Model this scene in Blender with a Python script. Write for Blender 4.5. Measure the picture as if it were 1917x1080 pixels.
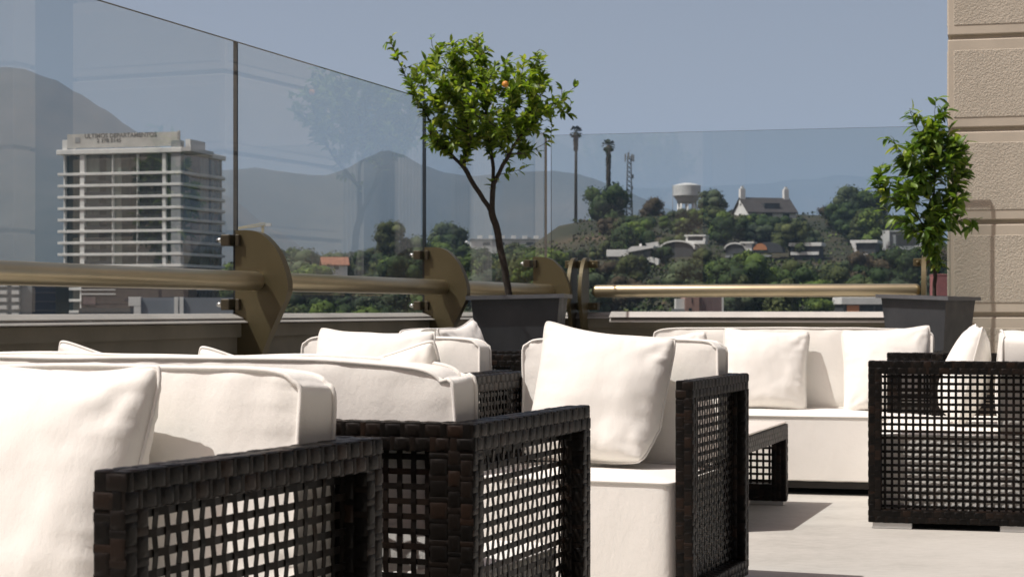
import bpy, math, random
from mathutils import Vector, Matrix, noise
R = math.radians
scene = bpy.context.scene
for o in list(bpy.data.objects): bpy.data.objects.remove(o)
C = scene.collection

# ------------------------------------------------------------------ camera
F = 3420.0                      # focal length in pixels of the 1917 px wide photograph
cam_d = bpy.data.cameras.new("camera"); cam = bpy.data.objects.new("camera", cam_d); C.objects.link(cam)
cam.location = (0, 0, 0.85); cam.rotation_euler = (R(90), 0, 0)
cam_d.sensor_width = 36.0; cam_d.lens = 36.0*F/1917.0
cam_d.shift_y = 40.0/1917.0
cam_d.clip_start = 0.05; cam_d.clip_end = 60000
cam_d.dof.use_dof = True; cam_d.dof.focus_distance = 4.6; cam_d.dof.aperture_fstop = 16.0
scene.camera = cam

# ------------------------------------------------------------------ sun and sky
SA, CA = math.sin(R(18.5)), math.cos(R(18.5))
U = Vector((SA, CA, 0)); V = Vector((CA, -SA, 0))       # along / away from the long glass railing
UB = Vector((math.sin(R(14.5)), math.cos(R(14.5)), 0)); VB = Vector((math.cos(R(14.5)), -math.sin(R(14.5)), 0))
sun_travel = (V*0.50 + U*0.38 + Vector((0, 0, -1))).normalized()
to_sun = -sun_travel
sun_el = math.asin(to_sun.z); sun_rot = math.atan2(to_sun.x, to_sun.y)
sd = bpy.data.lights.new("sun", 'SUN'); sd.energy = 4.5; sd.angle = R(0.55); sd.color = (1.0, 0.97, 0.925)
so = bpy.data.objects.new("sun", sd); C.objects.link(so)
so.rotation_euler = sun_travel.to_track_quat('-Z', 'Y').to_euler(); so.location = (-10, -4, 30)
w = bpy.data.worlds.new("World"); scene.world = w; w.use_nodes = True
nt = w.node_tree; nt.nodes.clear()
wo = nt.nodes.new('ShaderNodeOutputWorld'); bg = nt.nodes.new('ShaderNodeBackground'); sky = nt.nodes.new('ShaderNodeTexSky')
sky.sky_type = 'NISHITA'; sky.sun_disc = False; sky.sun_elevation = sun_el; sky.sun_rotation = sun_rot
sky.altitude = 600; sky.air_density = 1.0; sky.dust_density = 5.0; sky.ozone_density = 3.0
bg.inputs['Strength'].default_value = 0.105
tint = nt.nodes.new('ShaderNodeMix'); tint.data_type = 'RGBA'; tint.blend_type = 'MULTIPLY'; tint.inputs[0].default_value = 1.0; tint.inputs[7].default_value = (1.28, .92, .72, 1)
nt.links.new(sky.outputs[0], tint.inputs[6]); nt.links.new(tint.outputs[2], bg.inputs['Color']); nt.links.new(bg.outputs[0], wo.inputs['Surface'])
vs = scene.view_settings
vs.view_transform = 'Standard'; vs.look = 'None'; vs.exposure = 0.05; vs.gamma = 1.0; vs.use_curve_mapping = False
scene.cycles.max_bounces = 10; scene.cycles.transparent_max_bounces = 40; scene.cycles.volume_bounces = 1
scene.cycles.diffuse_bounces = 4; scene.cycles.use_denoising = True; scene.cycles.caustics_reflective = False; scene.cycles.caustics_refractive = False

# ------------------------------------------------------------------ helpers
def at(px, py, Y): return Vector(((px-958.5)*Y/F, Y, 0.85+(580-py)*Y/F))
def UVZ(u, v, z): 
    p = U*u + V*v; return Vector((p.x, p.y, z))
COR = UVZ(12.59, -3.945, 0)                 # corner of the two glass railings
def TZ(t, off, z):                          # along the back railing; off = towards the camera
    p = COR + VB*t - UB*off; return Vector((p.x, p.y, z))

def link(o, parent=None):
    C.objects.link(o)
    if parent is not None: o.parent = parent
    return o
def tag(o, label=None, cat=None, group=None, kind=None):
    if label: o["label"] = label
    if cat: o["category"] = cat
    if group: o["group"] = group
    if kind: o["kind"] = kind
    return o
def empty(name, loc=(0, 0, 0), rz=0.0):
    o = bpy.data.objects.new(name, None); o.empty_display_size = 0.1
    o.location = loc; o.rotation_euler = (0, 0, rz); return link(o)
def copy_tree(o, parent=None):
    c = o.copy(); C.objects.link(c)
    if parent is not None: c.parent = parent
    for ch in list(o.children): copy_tree(ch, c)
    return c

class MB:
    """collects geometry for ONE mesh object"""
    def __init__(s): s.v = []; s.f = []; s.m = []; s.sm = []
    def face(s, idx, m=0, sm=False): s.f.append(tuple(idx)); s.m.append(m); s.sm.append(sm)
    def quad(s, a, b, c, d, m=0, sm=False):
        n = len(s.v); s.v += [tuple(a), tuple(b), tuple(c), tuple(d)]; s.face((n, n+1, n+2, n+3), m, sm)
    def box(s, lo, hi, m=0, M=None, bev=0.0):
        x0, y0, z0 = lo; x1, y1, z1 = hi
        if bev <= 0:
            P = [Vector(p) for p in ((x0,y0,z0),(x1,y0,z0),(x1,y1,z0),(x0,y1,z0),(x0,y0,z1),(x1,y0,z1),(x1,y1,z1),(x0,y1,z1))]
            Fs = [(0,3,2,1),(4,5,6,7),(0,1,5,4),(1,2,6,5),(2,3,7,6),(3,0,4,7)]
        else:
            P = []; idx = {}
            b = min(bev, (x1-x0)*.45, (y1-y0)*.45, (z1-z0)*.45)
            for ix in (0, 1):
                for iy in (0, 1):
                    for iz in (0, 1):
                        x = (x0, x1)[ix]; y = (y0, y1)[iy]; z = (z0, z1)[iz]
                        sx = b*(1-2*ix); sy = b*(1-2*iy); sz = b*(1-2*iz)
                        for k, p in enumerate(((x, y+sy, z+sz), (x+sx, y, z+sz), (x+sx, y+sy, z))):
                            idx[(ix, iy, iz, k)] = len(P); P.append(Vector(p))
            g = lambda a, b_, c, k: idx[(a, b_, c, k)]
            Fs = []
            for a, flip in ((0, True), (1, False)):
                q = [g(a,0,0,0), g(a,1,0,0), g(a,1,1,0), g(a,0,1,0)]; Fs.append(q[::-1] if flip else q)
                q = [g(0,a,0,1), g(0,a,1,1), g(1,a,1,1), g(1,a,0,1)]; Fs.append(q[::-1] if flip else q)
                q = [g(0,0,a,2), g(1,0,a,2), g(1,1,a,2), g(0,1,a,2)]; Fs.append(q[::-1] if flip else q)
            for a in (0, 1):
                for c in (0, 1):
                    f = (a + c) % 2 == 0
                    q = [g(a,c,0,0), g(a,c,0,1), g(a,c,1,1), g(a,c,1,0)]; Fs.append(q if f else q[::-1])
                    q = [g(a,0,c,0), g(a,0,c,2), g(a,1,c,2), g(a,1,c,0)]; Fs.append(q[::-1] if f else q)
                    q = [g(0,a,c,1), g(0,a,c,2), g(1,a,c,2), g(1,a,c,1)]; Fs.append(q if f else q[::-1])
                    for e in (0, 1):
                        t = [g(a,c,e,0), g(a,c,e,1), g(a,c,e,2)]
                        Fs.append(t if (a+c+e) % 2 else t[::-1])
        n = len(s.v)
        for p in P:
            s.v.append(tuple(M @ p if M is not None else p))
        for f in Fs: s.face([n+i for i in f], m)
    def tube(s, pts, rad, seg=8, m=0, cap=True, sm=True):
        pts = [Vector(p) for p in pts]; n0 = len(s.v); k = len(pts)
        rads = rad if isinstance(rad, (list, tuple)) else [rad]*k
        prev = None
        for i, p in enumerate(pts):
            d = (pts[min(i+1, k-1)] - pts[max(i-1, 0)])
            d = d.normalized() if d.length > 1e-9 else Vector((0, 0, 1))
            if prev is None:
                a = Vector((0, 0, 1)) if abs(d.z) < .9 else Vector((1, 0, 0))
                e1 = d.cross(a).normalized()
            else:
                e1 = (prev - d*prev.dot(d)); e1 = e1.normalized() if e1.length > 1e-6 else d.orthogonal().normalized()
            prev = e1; e2 = d.cross(e1)
            for j in range(seg):
                t = 2*math.pi*j/seg
                s.v.append(tuple(p + (e1*math.cos(t) + e2*math.sin(t))*rads[i]))
        for i in range(k-1):
            for j in range(seg):
                a = n0+i*seg+j; b = n0+i*seg+(j+1) % seg
                s.face((a, b, b+seg, a+seg), m, sm)
        if cap:
            s.face([n0+j for j in range(seg)][::-1], m); s.face([n0+(k-1)*seg+j for j in range(seg)], m)
    def loop_tube(s, pts, r, seg=6, m=0):
        pts = [Vector(p) for p in pts]; n0 = len(s.v); k = len(pts); prev = None
        for i, p in enumerate(pts):
            d = (pts[(i+1) % k] - pts[i-1]).normalized()
            if prev is None: e1 = d.orthogonal().normalized()
            else:
                e1 = prev - d*prev.dot(d); e1 = e1.normalized() if e1.length > 1e-6 else d.orthogonal().normalized()
            prev = e1; e2 = d.cross(e1)
            for j in range(seg):
                t = 2*math.pi*j/seg; s.v.append(tuple(p+(e1*math.cos(t)+e2*math.sin(t))*r))
        for i in range(k-1):
            for j in range(seg):
                a = n0+i*seg+j; b = n0+i*seg+(j+1) % seg
                s.face((a, b, b+seg, a+seg), m, True)
    def lathe(s, prof, seg=20, center=(0, 0, 0), m=0, sm=True):
        n0 = len(s.v); cx, cy, cz = center
        for r, z in prof:
            for j in range(seg):
                t = 2*math.pi*j/seg; s.v.append((cx+r*math.cos(t), cy+r*math.sin(t), cz+z))
        for i in range(len(prof)-1):
            for j in range(seg):
                a = n0+i*seg+j; b = n0+i*seg+(j+1) % seg
                s.face((a, b, b+seg, a+seg), m, sm)
        s.face([n0+j for j in range(seg)][::-1], m); s.face([n0+(len(prof)-1)*seg+j for j in range(seg)], m)
    def prism(s, outline, d, m=0, M=None, mside=None):
        """outline: list of Vectors in a plane; d: offset Vector"""
        n = len(s.v); k = len(outline)
        A = [Vector(p) for p in outline]; B = [p + Vector(d) for p in A]
        for p in A+B: s.v.append(tuple(M @ p if M is not None else p))
        s.face([n+i for i in range(k)][::-1], m); s.face([n+k+i for i in range(k)], m)
        for i in range(k):
            j = (i+1) % k; s.face((n+i, n+j, n+k+j, n+k+i), m if mside is None else mside)
    def mesh(s, name, mats):
        me = bpy.data.meshes.new(name); me.from_pydata(s.v, [], s.f)
        for mt in (mats if isinstance(mats, (list, tuple)) else [mats]): me.materials.append(mt)
        me.polygons.foreach_set("material_index", s.m); me.polygons.foreach_set("use_smooth", s.sm)
        me.update(); return me
    def build(s, name, mats, parent=None, loc=None, rz=None):
        o = bpy.data.objects.new(name, s.mesh(name, mats)); link(o, parent)
        if loc is not None: o.location = loc
        if rz is not None: o.rotation_euler = (0, 0, rz)
        return o

# ------------------------------------------------------------------ materials
def newmat(name):
    m = bpy.data.materials.new(name); m.use_nodes = True; t = m.node_tree; t.nodes.clear()
    out = t.nodes.new('ShaderNodeOutputMaterial'); b = t.nodes.new('ShaderNodeBsdfPrincipled')
    t.links.new(b.outputs[0], out.inputs['Surface']); return m, t, b, out
def N(t, typ, **kw):
    n = t.nodes.new(typ)
    for k, v in kw.items(): setattr(n, k, v)
    return n
def noise_tex(t, scale, detail=4, rough=.55, coord='Object', mapping=None):
    tc = N(t, 'ShaderNodeTexCoord'); n = N(t, 'ShaderNodeTexNoise')
    n.inputs['Scale'].default_value = scale; n.inputs['Detail'].default_value = detail; n.inputs['Roughness'].default_value = rough
    src = tc.outputs[coord]
    if mapping:
        mp = N(t, 'ShaderNodeMapping'); mp.inputs['Scale'].default_value = mapping; t.links.new(src, mp.inputs[0]); src = mp.outputs[0]
    t.links.new(src, n.inputs['Vector']); return n.outputs['Fac']
def ramp(t, fac, stops):
    r = N(t, 'ShaderNodeValToRGB'); e = r.color_ramp.elements
    while len(e) < len(stops): e.new(0.5)
    for i, (p, c) in enumerate(stops):
        e[i].position = p; e[i].color = (*c, 1) if len(c) == 3 else c
    t.links.new(fac, r.inputs[0]); return r.outputs[0]
def bump(t, b, height, strength=.3, dist=.01, prev=None):
    n = N(t, 'ShaderNodeBump'); n.inputs['Strength'].default_value = strength; n.inputs['Distance'].default_value = dist
    t.links.new(height, n.inputs['Height'])
    if prev is not None: t.links.new(prev, n.inputs['Normal'])
    t.links.new(n.outputs[0], b.inputs['Normal']); return n.outputs[0]
def simple(name, col, rough=.6, metal=0.0, var=0.0, scale=6, coat=0.0, bmp=0.0, bscale=60):
    m, t, b, out = newmat(name)
    b.inputs['Base Color'].default_value = (*col, 1); b.inputs['Roughness'].default_value = rough; b.inputs['Metallic'].default_value = metal
    if coat: b.inputs['Coat Weight'].default_value = coat
    if var:
        f = noise_tex(t, scale, 5)
        lo = tuple(c*(1-var) for c in col); hi = tuple(min(1, c*(1+var)) for c in col)
        t.links.new(ramp(t, f, [(.3, lo), (.7, hi)]), b.inputs['Base Color'])
    if bmp: bump(t, b, noise_tex(t, bscale, 3), bmp, .004)
    return m
def island_var(t, stops):
    g = N(t, 'ShaderNodeNewGeometry'); return ramp(t, g.outputs['Random Per Island'], stops)

# cushion fabric
m_fab, t, b, _ = newmat("cream_canvas")
f1 = noise_tex(t, 3.0, 4)
t.links.new(ramp(t, f1, [(.3, (.765, .745, .70)), (.7, (.82, .80, .755))]), b.inputs['Base Color'])
b.inputs['Roughness'].default_value = .95; b.inputs['Specular IOR Level'].default_value = .15
b.inputs['Sheen Weight'].default_value = .15
n1 = bump(t, b, noise_tex(t, 420, 3), .22, .0012); n1 = bump(t, b, noise_tex(t, 55, 5, .7), .16, .004, n1)
n2 = bump(t, b, noise_tex(t, 11, 6, .62, mapping=(1, 1, .55)), .30, .012, n1)
# wicker strand
m_wick, t, b, _ = newmat("woven_resin_strand")
t.links.new(island_var(t, [(0, (.003, .0026, .0022)), (.5, (.0065, .0052, .0042)), (.85, (.011, .0075, .0055)), (1, (.018, .0105, .007))]), b.inputs['Base Color'])
b.inputs['Roughness'].default_value = .40; b.inputs['Specular IOR Level'].default_value = .15
fr = noise_tex(t, 500, 2, mapping=(1, 1, .25)); bump(t, b, fr, .25, .001)
# metals
m_brass, t, b, _ = newmat("painted_bronze_plate")
t.links.new(ramp(t, noise_tex(t, 5, 5), [(.3, (.108, .086, .042)), (.7, (.135, .108, .055))]), b.inputs['Base Color'])
b.inputs['Metallic'].default_value = .35; b.inputs['Roughness'].default_value = .42
m_rail, t, b, _ = newmat("satin_gold_rail")
t.links.new(ramp(t, noise_tex(t, 4, 5, mapping=(1, 1, 3)), [(.3, (.47, .40, .265)), (.7, (.55, .47, .32))]), b.inputs['Base Color'])
b.inputs['Metallic'].default_value = .88; b.inputs['Roughness'].default_value = .35
m_clamp = simple("dark_bronze_clamp", (.055, .042, .024), .45, .3, .1)
m_steel = simple("brushed_steel", (.55, .55, .53), .3, 1.0)
m_alu = simple("pale_aluminium", (.55, .55, .54), .45, .6, .08)
m_dark = simple("dark_steel_frame", (.02, .017, .015), .5, .2)
m_plant, t, b, _ = newmat("charcoal_planter_metal")
t.links.new(ramp(t, noise_tex(t, 5, 6, .65, mapping=(1, 1, .5)), [(.3, (.030, .033, .037)), (.55, (.043, .046, .051)), (.8, (.062, .064, .068))]), b.inputs['Base Color'])
t.links.new(ramp(t, noise_tex(t, 9, 5), [(.3, (.32,)*3), (.7, (.55,)*3)]), b.inputs['Roughness'])
m_rim = simple("grey_planter_rim", (.13, .135, .145), .42, .3, .15, 14)
# stone, stucco, concrete
m_floor, t, b, _ = newmat("pale_concrete_floor")
fa = noise_tex(t, 1.4, 6, .6, mapping=(1, 1.6, 1)); fb = noise_tex(t, 18, 6, .7, mapping=(1, 3, 1))
mx = N(t, 'ShaderNodeMix', data_type='FLOAT'); mx.inputs[0].default_value = .45; t.links.new(fa, mx.inputs[2]); t.links.new(fb, mx.inputs[3])
t.links.new(ramp(t, mx.outputs[0], [(.32, (.32, .305, .275)), (.5, (.435, .42, .383)), (.68, (.50, .485, .445))]), b.inputs['Base Color'])
b.inputs['Roughness'].default_value = .85; bump(t, b, fb, .12, .004)
m_cap = simple("pale_sill_stone", (.46, .44, .41), .75, 0, .12, 3, bmp=.1)
m_curb = simple("taupe_parapet_render", (.20, .182, .142), .9, 0, .22, 2.5, bmp=.5, bscale=150)
m_groove = simple("pale_joint_render", (.49, .435, .355), .9, 0, .08, 3, bmp=.15, bscale=200)
m_stucco, t, b, _ = newmat("beige_textured_stucco")
fs = noise_tex(t, 85, 3, .6)
t.links.new(ramp(t, noise_tex(t, 2.2, 5), [(.3, (.445, .40, .328)), (.7, (.515, .465, .385))]), b.inputs['Base Color'])
b.inputs['Roughness'].default_value = .92
rs = ramp(t, fs, [(.38, (0, 0, 0)), (.62, (1, 1, 1))]); bump(t, b, rs, .45, .008)
# glass: thin architectural pane (tinted, mirror reflection by Fresnel on the face one looks at)
m_glass = bpy.data.materials.new("clear_glass_pane"); m_glass.use_nodes = True; t = m_glass.node_tree; t.nodes.clear()
out = N(t, 'ShaderNodeOutputMaterial'); tr = N(t, 'ShaderNodeBsdfTransparent'); gl = N(t, 'ShaderNodeBsdfGlossy'); mixn = N(t, 'ShaderNodeMixShader')
tr.inputs[0].default_value = (.885, .905, .905, 1); gl.inputs['Color'].default_value = (1, 1, 1, 1); gl.inputs['Roughness'].default_value = 0.0
fre = N(t, 'ShaderNodeFresnel'); fre.inputs['IOR'].default_value = 1.55
geo = N(t, 'ShaderNodeNewGeometry'); inv = N(t, 'ShaderNodeMath', operation='SUBTRACT'); inv.inputs[0].default_value = 1.0
t.links.new(geo.outputs['Backfacing'], inv.inputs[1])
mul = N(t, 'ShaderNodeMath', operation='MULTIPLY'); t.links.new(fre.outputs[0], mul.inputs[0]); t.links.new(inv.outputs[0], mul.inputs[1])
m15 = N(t, 'ShaderNodeMath', operation='MULTIPLY', use_clamp=True); m15.inputs[1].default_value = 1.12; t.links.new(mul.outputs[0], m15.inputs[0])
t.links.new(m15.outputs[0], mixn.inputs[0]); t.links.new(tr.outputs[0], mixn.inputs[1]); t.links.new(gl.outputs[0], mixn.inputs[2])
t.links.new(mixn.outputs[0], out.inputs['Surface'])
m_gedge = simple("dark_teal_glass_edge", (.004, .009, .015), .6)
m_gtop = simple("grey_glass_top_edge", (.05, .06, .065), .3)
# plants
def leafmat(name, stops, transl=.35):
    m, t, b, out = newmat(name)
    col = island_var(t, stops)
    t.links.new(col, b.inputs['Base Color']); b.inputs['Roughness'].default_value = .42; b.inputs['Specular IOR Level'].default_value = .45
    tl = N(t, 'ShaderNodeBsdfTranslucent'); mx = N(t, 'ShaderNodeMixShader'); mx.inputs[0].default_value = transl
    br = N(t, 'ShaderNodeMix', data_type='RGBA', blend_type='MULTIPLY'); br.inputs[0].default_value = 1; t.links.new(col, br.inputs[6]); br.inputs[7].default_value = (1.5, 1.5, .6, 1)
    t.links.new(br.outputs[2], tl.inputs[0]); t.links.new(b.outputs[0], mx.inputs[1]); t.links.new(tl.outputs[0], mx.inputs[2])
    t.links.new(mx.outputs[0], out.inputs['Surface']); return m
m_leaf1 = leafmat("citrus_leaf", [(0, (.055, .105, .014)), (.35, (.135, .22, .026)), (.75, (.22, .315, .04)), (1, (.37, .41, .10))], .5)
m_leaf2 = leafmat("broad_glossy_leaf", [(0, (.04, .09, .014)), (.5, (.105, .19, .026)), (.9, (.20, .30, .045)), (1, (.32, .38, .08))], .42)
m_bark = simple("dark_bark", (.035, .027, .02), .9, 0, .35, 40, bmp=.6, bscale=120)
m_soil = simple("dark_soil", (.03, .022, .016), 1.0, 0, .4, 30, bmp=.5)
m_orange = simple("orange_fruit", (.60, .26, .04), .45)
# ------------------------------------------------------------------ terrace, parapets, wall
def uvM(M0=None):   # local x = V, y = U, z up  (long railing frame)
    return Matrix(((V.x, U.x, 0, 0), (V.y, U.y, 0, 0), (0, 0, 1, 0), (0, 0, 0, 1)))
MUV = uvM()
def tM():           # local x = VB (along back railing), y = UB (away), origin at the glass corner
    return Matrix(((VB.x, UB.x, 0, COR.x), (VB.y, UB.y, 0, COR.y), (0, 0, 1, 0), (0, 0, 0, 1)))
MT = tM()
mb = MB()
o1 = [UVZ(-9, -4.2, 0), UVZ(12.8, -4.2, 0), TZ(0.0, -.26, 0), TZ(9.5, -.26, 0), UVZ(-9, 9.5, 0)]
mb.prism([Vector(p) for p in o1][::-1], (0, 0, -13.5))
fl = mb.build("terrace_floor", m_floor); tag(fl, kind="structure")

def parapet(name, M, y0, y1, label, flip):
    """local: x = towards terrace (inner face at x=0.0), y along"""
    root = empty(name)
    tag(root, label, "wall")
    a = MB(); a.box((-.24, y0, -.02), (0.0, y1, .785), 0, M); a.build("wall_body", m_curb, root)
    a = MB(); a.box((-.05, y0, .722), (.022, y1, .787), 0, M, .004); a.build("trim_board", m_curb, root)
    a = MB()
    a.prism([M @ Vector((x, y0, z)) for x, z in ((-.30, .806), (-.30, .832), (-.012, .832), (.034, .812), (.034, .806))], M.to_3x3() @ Vector((0, y1-y0, 0)))
    a.prism([M @ Vector((x, y0, z)) for x, z in ((-.28, .789), (-.28, .804), (.034, .8035), (.056, .793), (.056, .789))], M.to_3x3() @ Vector((0, y1-y0, 0)))
    a.build("sill", m_cap, root)
    return root
ML = MUV @ Matrix.Translation((-3.93, 0, 0))
parapet("parapet_wall", ML, -9, 12.80, "long taupe parapet wall with pale stone sill under the receding glass panes at left", 0)
# the back parapet: x towards the terrace is -UB
MBk = Matrix(((-UB.x, VB.x, 0, COR.x-UB.x*.02), (-UB.y, VB.y, 0, COR.y-UB.y*.02), (0, 0, 1, 0), (0, 0, 0, 1)))
bp = parapet("parapet_wall", MBk, .10, 2.845, "short back parapet with pale layered sill behind the long white sofa", 1)
a = MB()
for pr_ in (((-.05, .797), (-.05, .838), (.125, .838), (.205, .800), (.205, .797)), ((-.05, .765), (-.05, .79), (.160, .792), (.195, .775), (.195, .765))):
    a.prism([MBk @ Vector((x, .50, z)) for x, z in pr_], MBk.to_3x3() @ Vector((0, 2.335, 0)))
a.build("sill_cover", m_cap, bp)

# --- stucco wall at right
wall = empty("stucco_wall", TZ(2.81, -.185, 0), -R(14.5)); tag(wall, "beige textured stucco wall with horizontal grooves at the right edge", "wall")
WW, WD = 1.45, 2.0
a = MB(); a.box((.03, .03, -.1), (WW-.03, WD-.03, 7.9)); a.build("wall_core", m_groove, wall)
for n in range(-2, 11):
    z0 = .815 + .64*n + .016; z1 = z0 + .64 - .032
    if z1 < .1: continue
    z0 = max(z0, 0.0)
    a = MB(); a.box((0, 0, z0), (WW, WD, z1), 0, None, .006)
    a.box((.042, -.004, z0+.068), (WW-.042, .05, z1-.075), 1, None, .003)
    a.box((-.004, .042, z0+.068), (.05, WD-.042, z1-.075), 1, None, .003)
    a.build("wall_block", [m_groove, m_stucco], wall)

# --- glass panes
def pane(name, M, y0, y1, z0, z1, label, th=.019):
    a = MB()
    P = lambda x, y, z: tuple(M @ Vector((x, y, z)))
    h = th/2
    a.quad(P(h, y0, z0), P(h, y1, z0), P(h, y1, z1), P(h, y0, z1), 0)
    a.quad(P(-h, y1, z0), P(-h, y0, z0), P(-h, y0, z1), P(-h, y1, z1), 0)
    a.quad(P(-h, y0, z0), P(h, y0, z0), P(h, y0, z1), P(-h, y0, z1), 1)
    a.quad(P(h, y1, z0), P(-h, y1, z0), P(-h, y1, z1), P(h, y1, z1), 1)
    a.quad(P(-h, y0, z1), P(h, y0, z1), P(h, y1, z1), P(-h, y1, z1), 2)
    a.quad(P(-h, y1, z0), P(h, y1, z0), P(h, y0, z0), P(-h, y0, z0), 1)
    o = a.build(name, [m_glass, m_gedge, m_gtop]); tag(o, label, "glass barrier", "glass railing panes"); return o
MG = MUV @ Matrix.Translation((-3.952, 0, 0))
us = [2.84, 5.28, 7.722, 10.163, 12.585]
labs = ["tall glass pane beside the camera end of the railing",
        "nearest tall glass pane at far left, in front of the apartment tower",
        "tall glass pane between the two big curved brackets, mirroring the citrus tree",
        "tall glass pane behind the citrus tree trunk, last before the corner"]
for i in range(0, 4): pane("glass_barrier", MG, us[i]+.006, us[i+1]-.006, .80, 2.108, labs[i])
MGB = Matrix(((-UB.x, VB.x, 0, COR.x), (-UB.y, VB.y, 0, COR.y), (0, 0, 1, 0), (0, 0, 0, 1)))
pane("glass_barrier", MGB, .03, 2.835, .80, 2.108, "wide back glass pane in front of the hill with the water tower")

# --- curved brackets
def cat(pts, n=5):
    out = []
    for i in range(len(pts)-1):
        p0 = pts[max(i-1, 0)]; p1 = pts[i]; p2 = pts[i+1]; p3 = pts[min(i+2, len(pts)-1)]
        for k in range(n):
            t = k/n
            out.append(tuple(.5*((2*p1[j]) + (-p0[j]+p2[j])*t + (2*p0[j]-5*p1[j]+4*p2[j]-p3[j])*t*t + (-p0[j]+3*p1[j]-3*p2[j]+p3[j])*t**3) for j in (0, 1)))
    out.append(pts[-1]); return out
BR = cat([(.055, 1.222), (.10, 1.216), (.15, 1.193), (.212, 1.128), (.254, 1.040), (.270, .963), (.259, .905), (.223, .832), (.183, .75), (.15, .674), (.128, .60), (.108, .48), (.09, .36)], 4)
def bracket(name, M, th, label, n=1, gap=.08, clampside="out"):
    """local x = off towards terrace, y along rail"""
    root = empty(name); tag(root, label, "bracket", "curved railing brackets")
    for k in range(n):
        yc = (k-(n-1)/2)*gap
        out = [Vector((x, yc-th/2, z)) for x, z in [(0, .36), ] + [(0.0, 1.222)] + BR]
        a = MB(); a.prism(out, (0, th, 0), 0, M); a.build("plate", m_brass, root)
    for z in (1.175, .875):
        if clampside == "out":
            a = MB(); a.box((-.058, -.065, z-.026), (-.012, .035, z+.026), 0, M, .004); a.box((.010, -.05, z-.026), (.03, .05, z+.026), 0, M, .003)
            c = a.build("clamp", m_clamp, root)
            for yy in (-.045, .012):
                a = MB(); p = M @ Vector((-.058, yy, z)); q = M @ Vector((-.078, yy, z)); r_ = M @ Vector((-.090, yy, z))
                a.tube([p, q, r_], [.014, .012, .004], 10); a.build("bolt", m_steel, c)
        else:
            w0, w1 = (-.075, .105) if n == 1 else (-.115, .125)
            a = MB(); a.box((.010, w0, z-.026), (.035, w1, z+.026), 0, M, .003); a.box((-.035, w0, z-.026), (-.010, w1, z+.026), 0, M, .003)
            c = a.build("clamp", m_brass, root)
            for yy in (w0+.03, w1-.03):
                a = MB(); a.tube([M @ Vector((.035, yy, z)), M @ Vector((.046, yy, z)), M @ Vector((.05, yy, z))], [.012, .012, .006], 10); a.build("bolt", m_brass, c)
    return root
blabs = ["large curved bronze bracket at left, between the first and second glass panes",
         "curved bronze bracket in the middle of the receding glass railing",
         "smaller curved bronze bracket just left of the railing corner, behind the planter"]
blabs += ["curved bronze bracket just outside the left edge of the picture", "curved bronze bracket at the camera end of the glass railing"]
for i, u in enumerate((7.722, 10.163, 12.27, 5.28, 2.86)):
    bracket("railing_bracket", MG @ Matrix.Translation((.012, u, 0)), .055, blabs[i])
bracket("railing_bracket", MGB @ Matrix.Translation((0, .255, 0)), .026, "pair of slim curved bronze plates at the railing corner seen edge-on", 2, .085, "bar")
bracket("railing_bracket", MGB @ Matrix.Translation((0, 2.66, 0)), .030, "slim curved bronze bracket seen edge-on behind the right potted plant", 1, 0, "bar")

def rail(M, y0, y1, label, m=None):
    a = MB(); r = .045; pts = []; rr = []
    for k in range(6):
        t = k/5*math.pi/2; pts.append((.135, y0+.03*(1-math.sin(t)), 0)); rr.append(max(.004, r*math.sin(t)))
    pts = [(.135, y0+.035*(1-math.sin(k/5*math.pi/2)), .983) for k in range(6)]; rr = [max(.004, r*math.cos(math.pi/2*(1-k/5))) for k in range(6)]
    pts = [(.135, y0 + .035*(1-math.cos(k/5*math.pi/2)), .983) for k in range(6)]; rr = [max(.006, r*math.sin(k/5*math.pi/2)) for k in range(6)]
    e = [(.135, y1 - .035*(1-math.cos((5-k)/5*math.pi/2)), .983) for k in range(6)]; er = [max(.006, r*math.sin((5-k)/5*math.pi/2)) for k in range(6)]
    P = [M @ Vector(p) for p in pts+e]
    a.tube(P, rr+er, 28); o = a.build("handrail", m or m_rail); tag(o, label, "handrail", "gold handrail tubes"); return o
rail(MG, 2.90, 5.25, "gold handrail tube beside the camera, outside the left edge")
rail(MG, 5.31, 7.69, "thick gold handrail tube across the apartment tower, nearest at far left")
rail(MG, 7.752, 10.13, "gold handrail tube between the two big curved brackets")
rail(MG, 10.195, 12.24, "gold handrail tube passing behind the citrus tree trunk")
rail(MGB, .36, 2.64, "bright straight gold handrail tube along the back parapet")

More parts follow.
